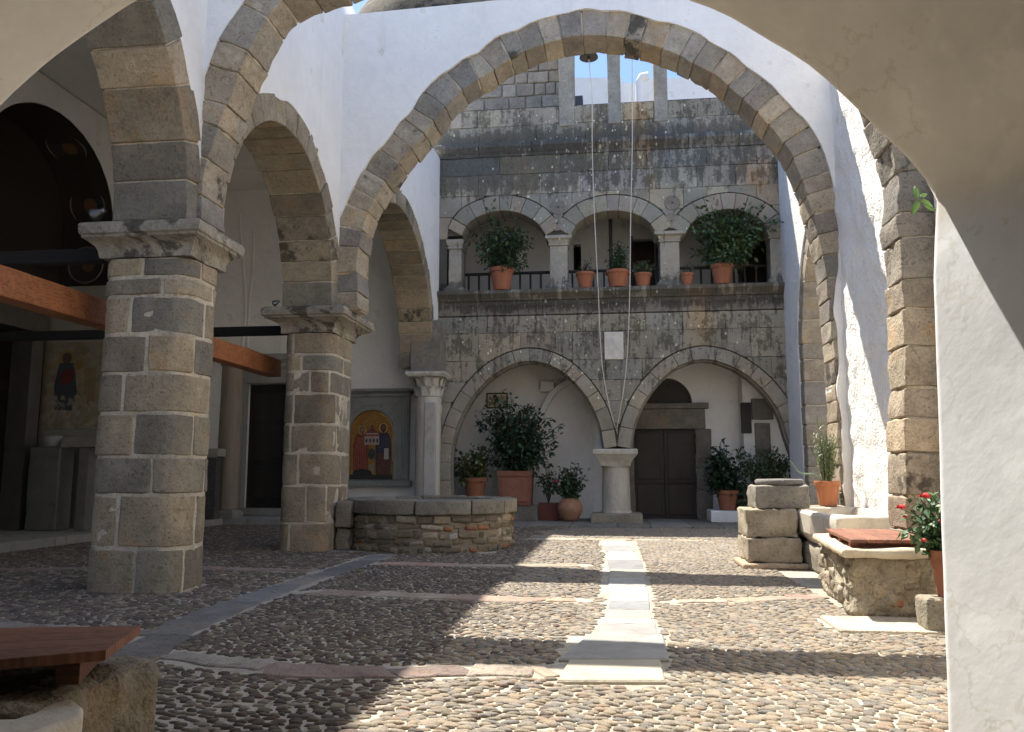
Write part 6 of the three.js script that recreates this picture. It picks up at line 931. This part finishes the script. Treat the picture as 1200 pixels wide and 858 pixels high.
  const D5 = 22.2, bx = thing('low_planter', 'slim seedling in a low dark red planter box', 'potted plant', [onD(644, 600, D5)[0], 0.05, D5]); part(bx, 'box', rectMould(onD(632, 600, D5)[0], onD(656, 600, D5)[0], D5 - 0.2, D5 + 0.2, [[-0.04, 0.055], [-0.02, 0.056], [0, 0.45], [0.015, 0.46], [0.015, 0.5], [-0.03, 0.5], [-0.05, 0.44], [-0.2, 0.44]], { c: [0.20, 0.07, 0.045], amp: 0.003 }), M.clay); const c5 = onD(641, 562, D5), b5 = onD(643, 596, D5); bush(bx, [b5[0], 0.44, D5], [c5[0], c5[1], D5], [0.28, 0.42, 0.25], 260, { twigs: 16, len: 0.12, spread: 0.09, bare: 0.35 });
  // right bay: ledge with three plants
  const D6 = 21.9, ld = thing('whitewashed_ledge', 'low whitewashed ledge carrying plants beside the wooden door', 'ledge', [onD(860, 605, D6)[0], 0, D6]); const yl = onD(850, 598, D6)[1]; part(ld, 'ledge', boxStone(onD(831, 605, D6)[0], 4.2, 0.05, yl, D6 - 0.4, D6 + 0.6, { c: [0.9, 0.9, 0.9], r: 0.03, amp: 0.01, seg: [5, 2, 2] }), M.plaster);
  const P6 = (label, px, pr, ph, cpx, cpy, rad, n, o) => { const x = onD(px, 590, D6)[0], t = pot(label, x, yl, D6, pr, ph, { c: o.pc }); const c = onD(cpx, cpy, D6); bush(t, [x, yl + ph * 0.9, D6], [c[0], c[1], D6], rad, n, o); return t; };
  P6('dark glossy plant in a clay pot on the whitewashed ledge', 853, 0.3, 0.5, 850, 552, [0.58, 0.72, 0.45], 1300, { twigs: 44, len: 0.15, ratio: 0.33, spread: 0.14, bare: 0.0, cols: [[0.022, 0.045, 0.022], [0.03, 0.058, 0.026]] });
  P6('pale green shrub in a wide clay pot on the ledge behind the stacked stones', 900, 0.42, 0.62, 898, 543, [0.85, 0.5, 0.5], 1800, { twigs: 60, len: 0.11, spread: 0.12, bare: 0.0, cols: [[0.07, 0.11, 0.045], [0.05, 0.085, 0.035], [0.10, 0.14, 0.06]] });
  P6('drooping dark plant trailing over the ledge edge', 872, 0.2, 0.28, 872, 585, [0.32, 0.42, 0.3], 420, { twigs: 24, len: 0.16, ratio: 0.3, spread: 0.08, bare: -0.4, cols: [[0.022, 0.045, 0.022], [0.035, 0.07, 0.03]] });
  // herb pot by the troughs
  const D7 = 12.95, xh = onD(970, 580, D7)[0], yh = 0.785, sb = thing('pot_stand', 'rough stone step carrying the spiky herb pot', 'stone block', [xh, 0, D7 + 0.05]); part(sb, 'block', boxStone(xh - 0.3, xh + 0.3, 0, yh, D7 - 0.18, D7 + 0.36, { c: [0.34, 0.30, 0.24], r: 0.04, amp: 0.02, seg: [3, 4, 3] }), M.stone);
  const t7 = pot('spiky grey-green herb in an orange clay pot by the marble trough', xh, yh, D7, 0.185, onD(970, 564, D7)[1] - yh, { c: [0.50, 0.19, 0.085] }), yt7 = onD(970, 564, D7)[1]; const c7 = onD(967, 532, D7);
  { const spec = [], st = []; for (let k = 0; k < 46; k++) { const a = rr(0, 6.28), l = rr(0.35, 0.85) * (k % 7 ? 0.85 : 1.15), out = rr(0.03, 0.26), tip = [xh + Math.cos(a) * out - 0.02, yt7 + l, D7 + Math.sin(a) * out], b = [xh + Math.cos(a) * 0.06, yt7 - 0.03, D7 + Math.sin(a) * 0.06]; st.push(tube([b, [lerp(b[0], tip[0], 0.3), lerp(b[1], tip[1], 0.55), lerp(b[2], tip[2], 0.3)], tip], 0.005, { n: 5, m: 4, c: [0.16, 0.18, 0.08] })); for (let i = 0; i < 26; i++) { const v = rr(0.1, 1), q = [lerp(b[0], tip[0], v * v), lerp(b[1], tip[1], v), lerp(b[2], tip[2], v * v)], L = rr(0.05, 0.11); spec.push({ p: q, dir: [rr(-1, 1), rr(0.2, 1.3), rr(-1, 1)], len: L, wid: L * 0.09, c: vary(pick([[0.15, 0.19, 0.10], [0.11, 0.155, 0.07], [0.20, 0.23, 0.13]]), 0.2) }); } }
    part(t7, 'stems', mergeGeometries(st), M.dark); part(t7, 'foliage', leaves(spec), M.leaf);
    const bl7 = tube([[xh - 0.05, yt7 - 0.02, D7 - 0.05], [xh - 0.2, yt7 + 0.10, D7 - 0.15], [xh - 0.42, yt7 + 0.12, D7 - 0.2], [xh - 0.56, yt7 + 0.3, D7 - 0.2]], 0.014, { c: [0.16, 0.22, 0.15], n: 14 }); part(t7, 'arching_blade', bl7, M.leaf); }
  // rose by the near pier
  const D8 = 7.2, xr = onD(1100, 680, D8)[0] + 0.10, yr = onD(1100, 700, D8)[1]; 
  const st8 = thing('rose_stand', 'stone step carrying the red rose pot beside the trough', 'stone block', [xr, 0, D8]); part(st8, 'block', boxStone(xr - 0.24, xr + 0.3, 0, yr, D8 - 0.1, D8 + 0.18, { c: [0.3, 0.27, 0.21], r: 0.03, amp: 0.015, seg: [3, 2, 2] }), M.stone);
  const t8 = pot('red rose bush in a clay pot beside the lidded trough', xr, yr, D8, 0.16, onD(1100, 645, D8)[1] - yr), c8 = onD(1092, 612, D8); bush(t8, [xr, onD(1100, 648, D8)[1], D8], [c8[0], c8[1], D8], [0.24, 0.25, 0.2], 620, { twigs: 30, len: 0.075, ratio: 0.34, spread: 0.06, bare: 0.0, cols: [[0.05, 0.11, 0.04], [0.07, 0.14, 0.055], [0.04, 0.08, 0.03]], twig: 0.6 });
  for (const [px, py, r] of [[1084, 582, 0.042], [1056, 595, 0.036], [1100, 612, 0.035], [1083, 634, 0.025], [1061, 606, 0.02]]) { const p = onD(px, py, D8 - 0.12); rose(t8, [p[0], p[1], D8 - 0.12], r, r < 0.03 ? [0.42, 0.03, 0.03] : undefined); part(t8, 'flower_stem', tube([[xr, onD(1100, 645, D8)[1], D8], [lerp(xr, p[0], 0.5), lerp(onD(1100, 645, D8)[1], p[1], 0.7), D8 - 0.06], [p[0], p[1] - 0.01, D8 - 0.12]], 0.004, { n: 6, m: 4, c: [0.06, 0.11, 0.04] }), M.dark); }
  // sprig growing from a crack behind the entrance pier
  const DS = 3.95, o = onD(1096, 244, DS), sp = thing('leafy_sprig', 'bright green three-leaf sprig growing beside the entrance pier', 'plant', [o[0], o[1], DS]);
  part(sp, 'stem', tube([[o[0] + 0.06, o[1] - 0.12, DS - 0.12], [o[0] + 0.02, o[1] - 0.02, DS], [onD(1072, 232, DS)[0], onD(1072, 232, DS)[1], DS]], 0.003, { n: 8, m: 5, c: [0.10, 0.15, 0.05] }), M.dark);
  for (const [a, b, w] of [[[1076, 232], [1073, 217], 0.014], [[1078, 234], [1070, 250], 0.015], [[1081, 233], [1096, 246], 0.015], [[1079, 230], [1088, 226], 0.010]]) { const p = onD(a[0], a[1], DS), q = onD(b[0], b[1], DS), L = Math.hypot(q[0] - p[0], q[1] - p[1]), pos = [], idx = []; for (let j = 0; j <= 8; j++) { const v = j / 8, wd = w * Math.pow(Math.sin(Math.PI * Math.min(1, v * 0.97 + 0.03)), 0.8), nx = -(q[1] - p[1]) / L, ny = (q[0] - p[0]) / L; for (const s of [-1, 0, 1]) pos.push(lerp(p[0], q[0], v) + nx * wd * s, lerp(p[1], q[1], v) + ny * wd * s, -(DS + (s ? 0.006 : 0) + 0.01 * v * v)); if (j) for (const s of [0, 1]) { const k = (j - 1) * 3 + s; idx.push(k, k + 1, k + 4, k, k + 4, k + 3); } } const g = new THREE.BufferGeometry(); g.setAttribute('position', new THREE.Float32BufferAttribute(pos, 3)); g.setIndex(idx); g.computeVertexNormals(); const m = M.freshLeaf ??= new THREE.MeshPhysicalMaterial({ vertexColors: true, roughness: 0.6, transmission: 0.3, thickness: 0, side: THREE.DoubleSide }); part(sp, 'leaf', tint(g, vary([0.12, 0.26, 0.06], 0.15)), m); }
}
renderer.render(scene, camera);
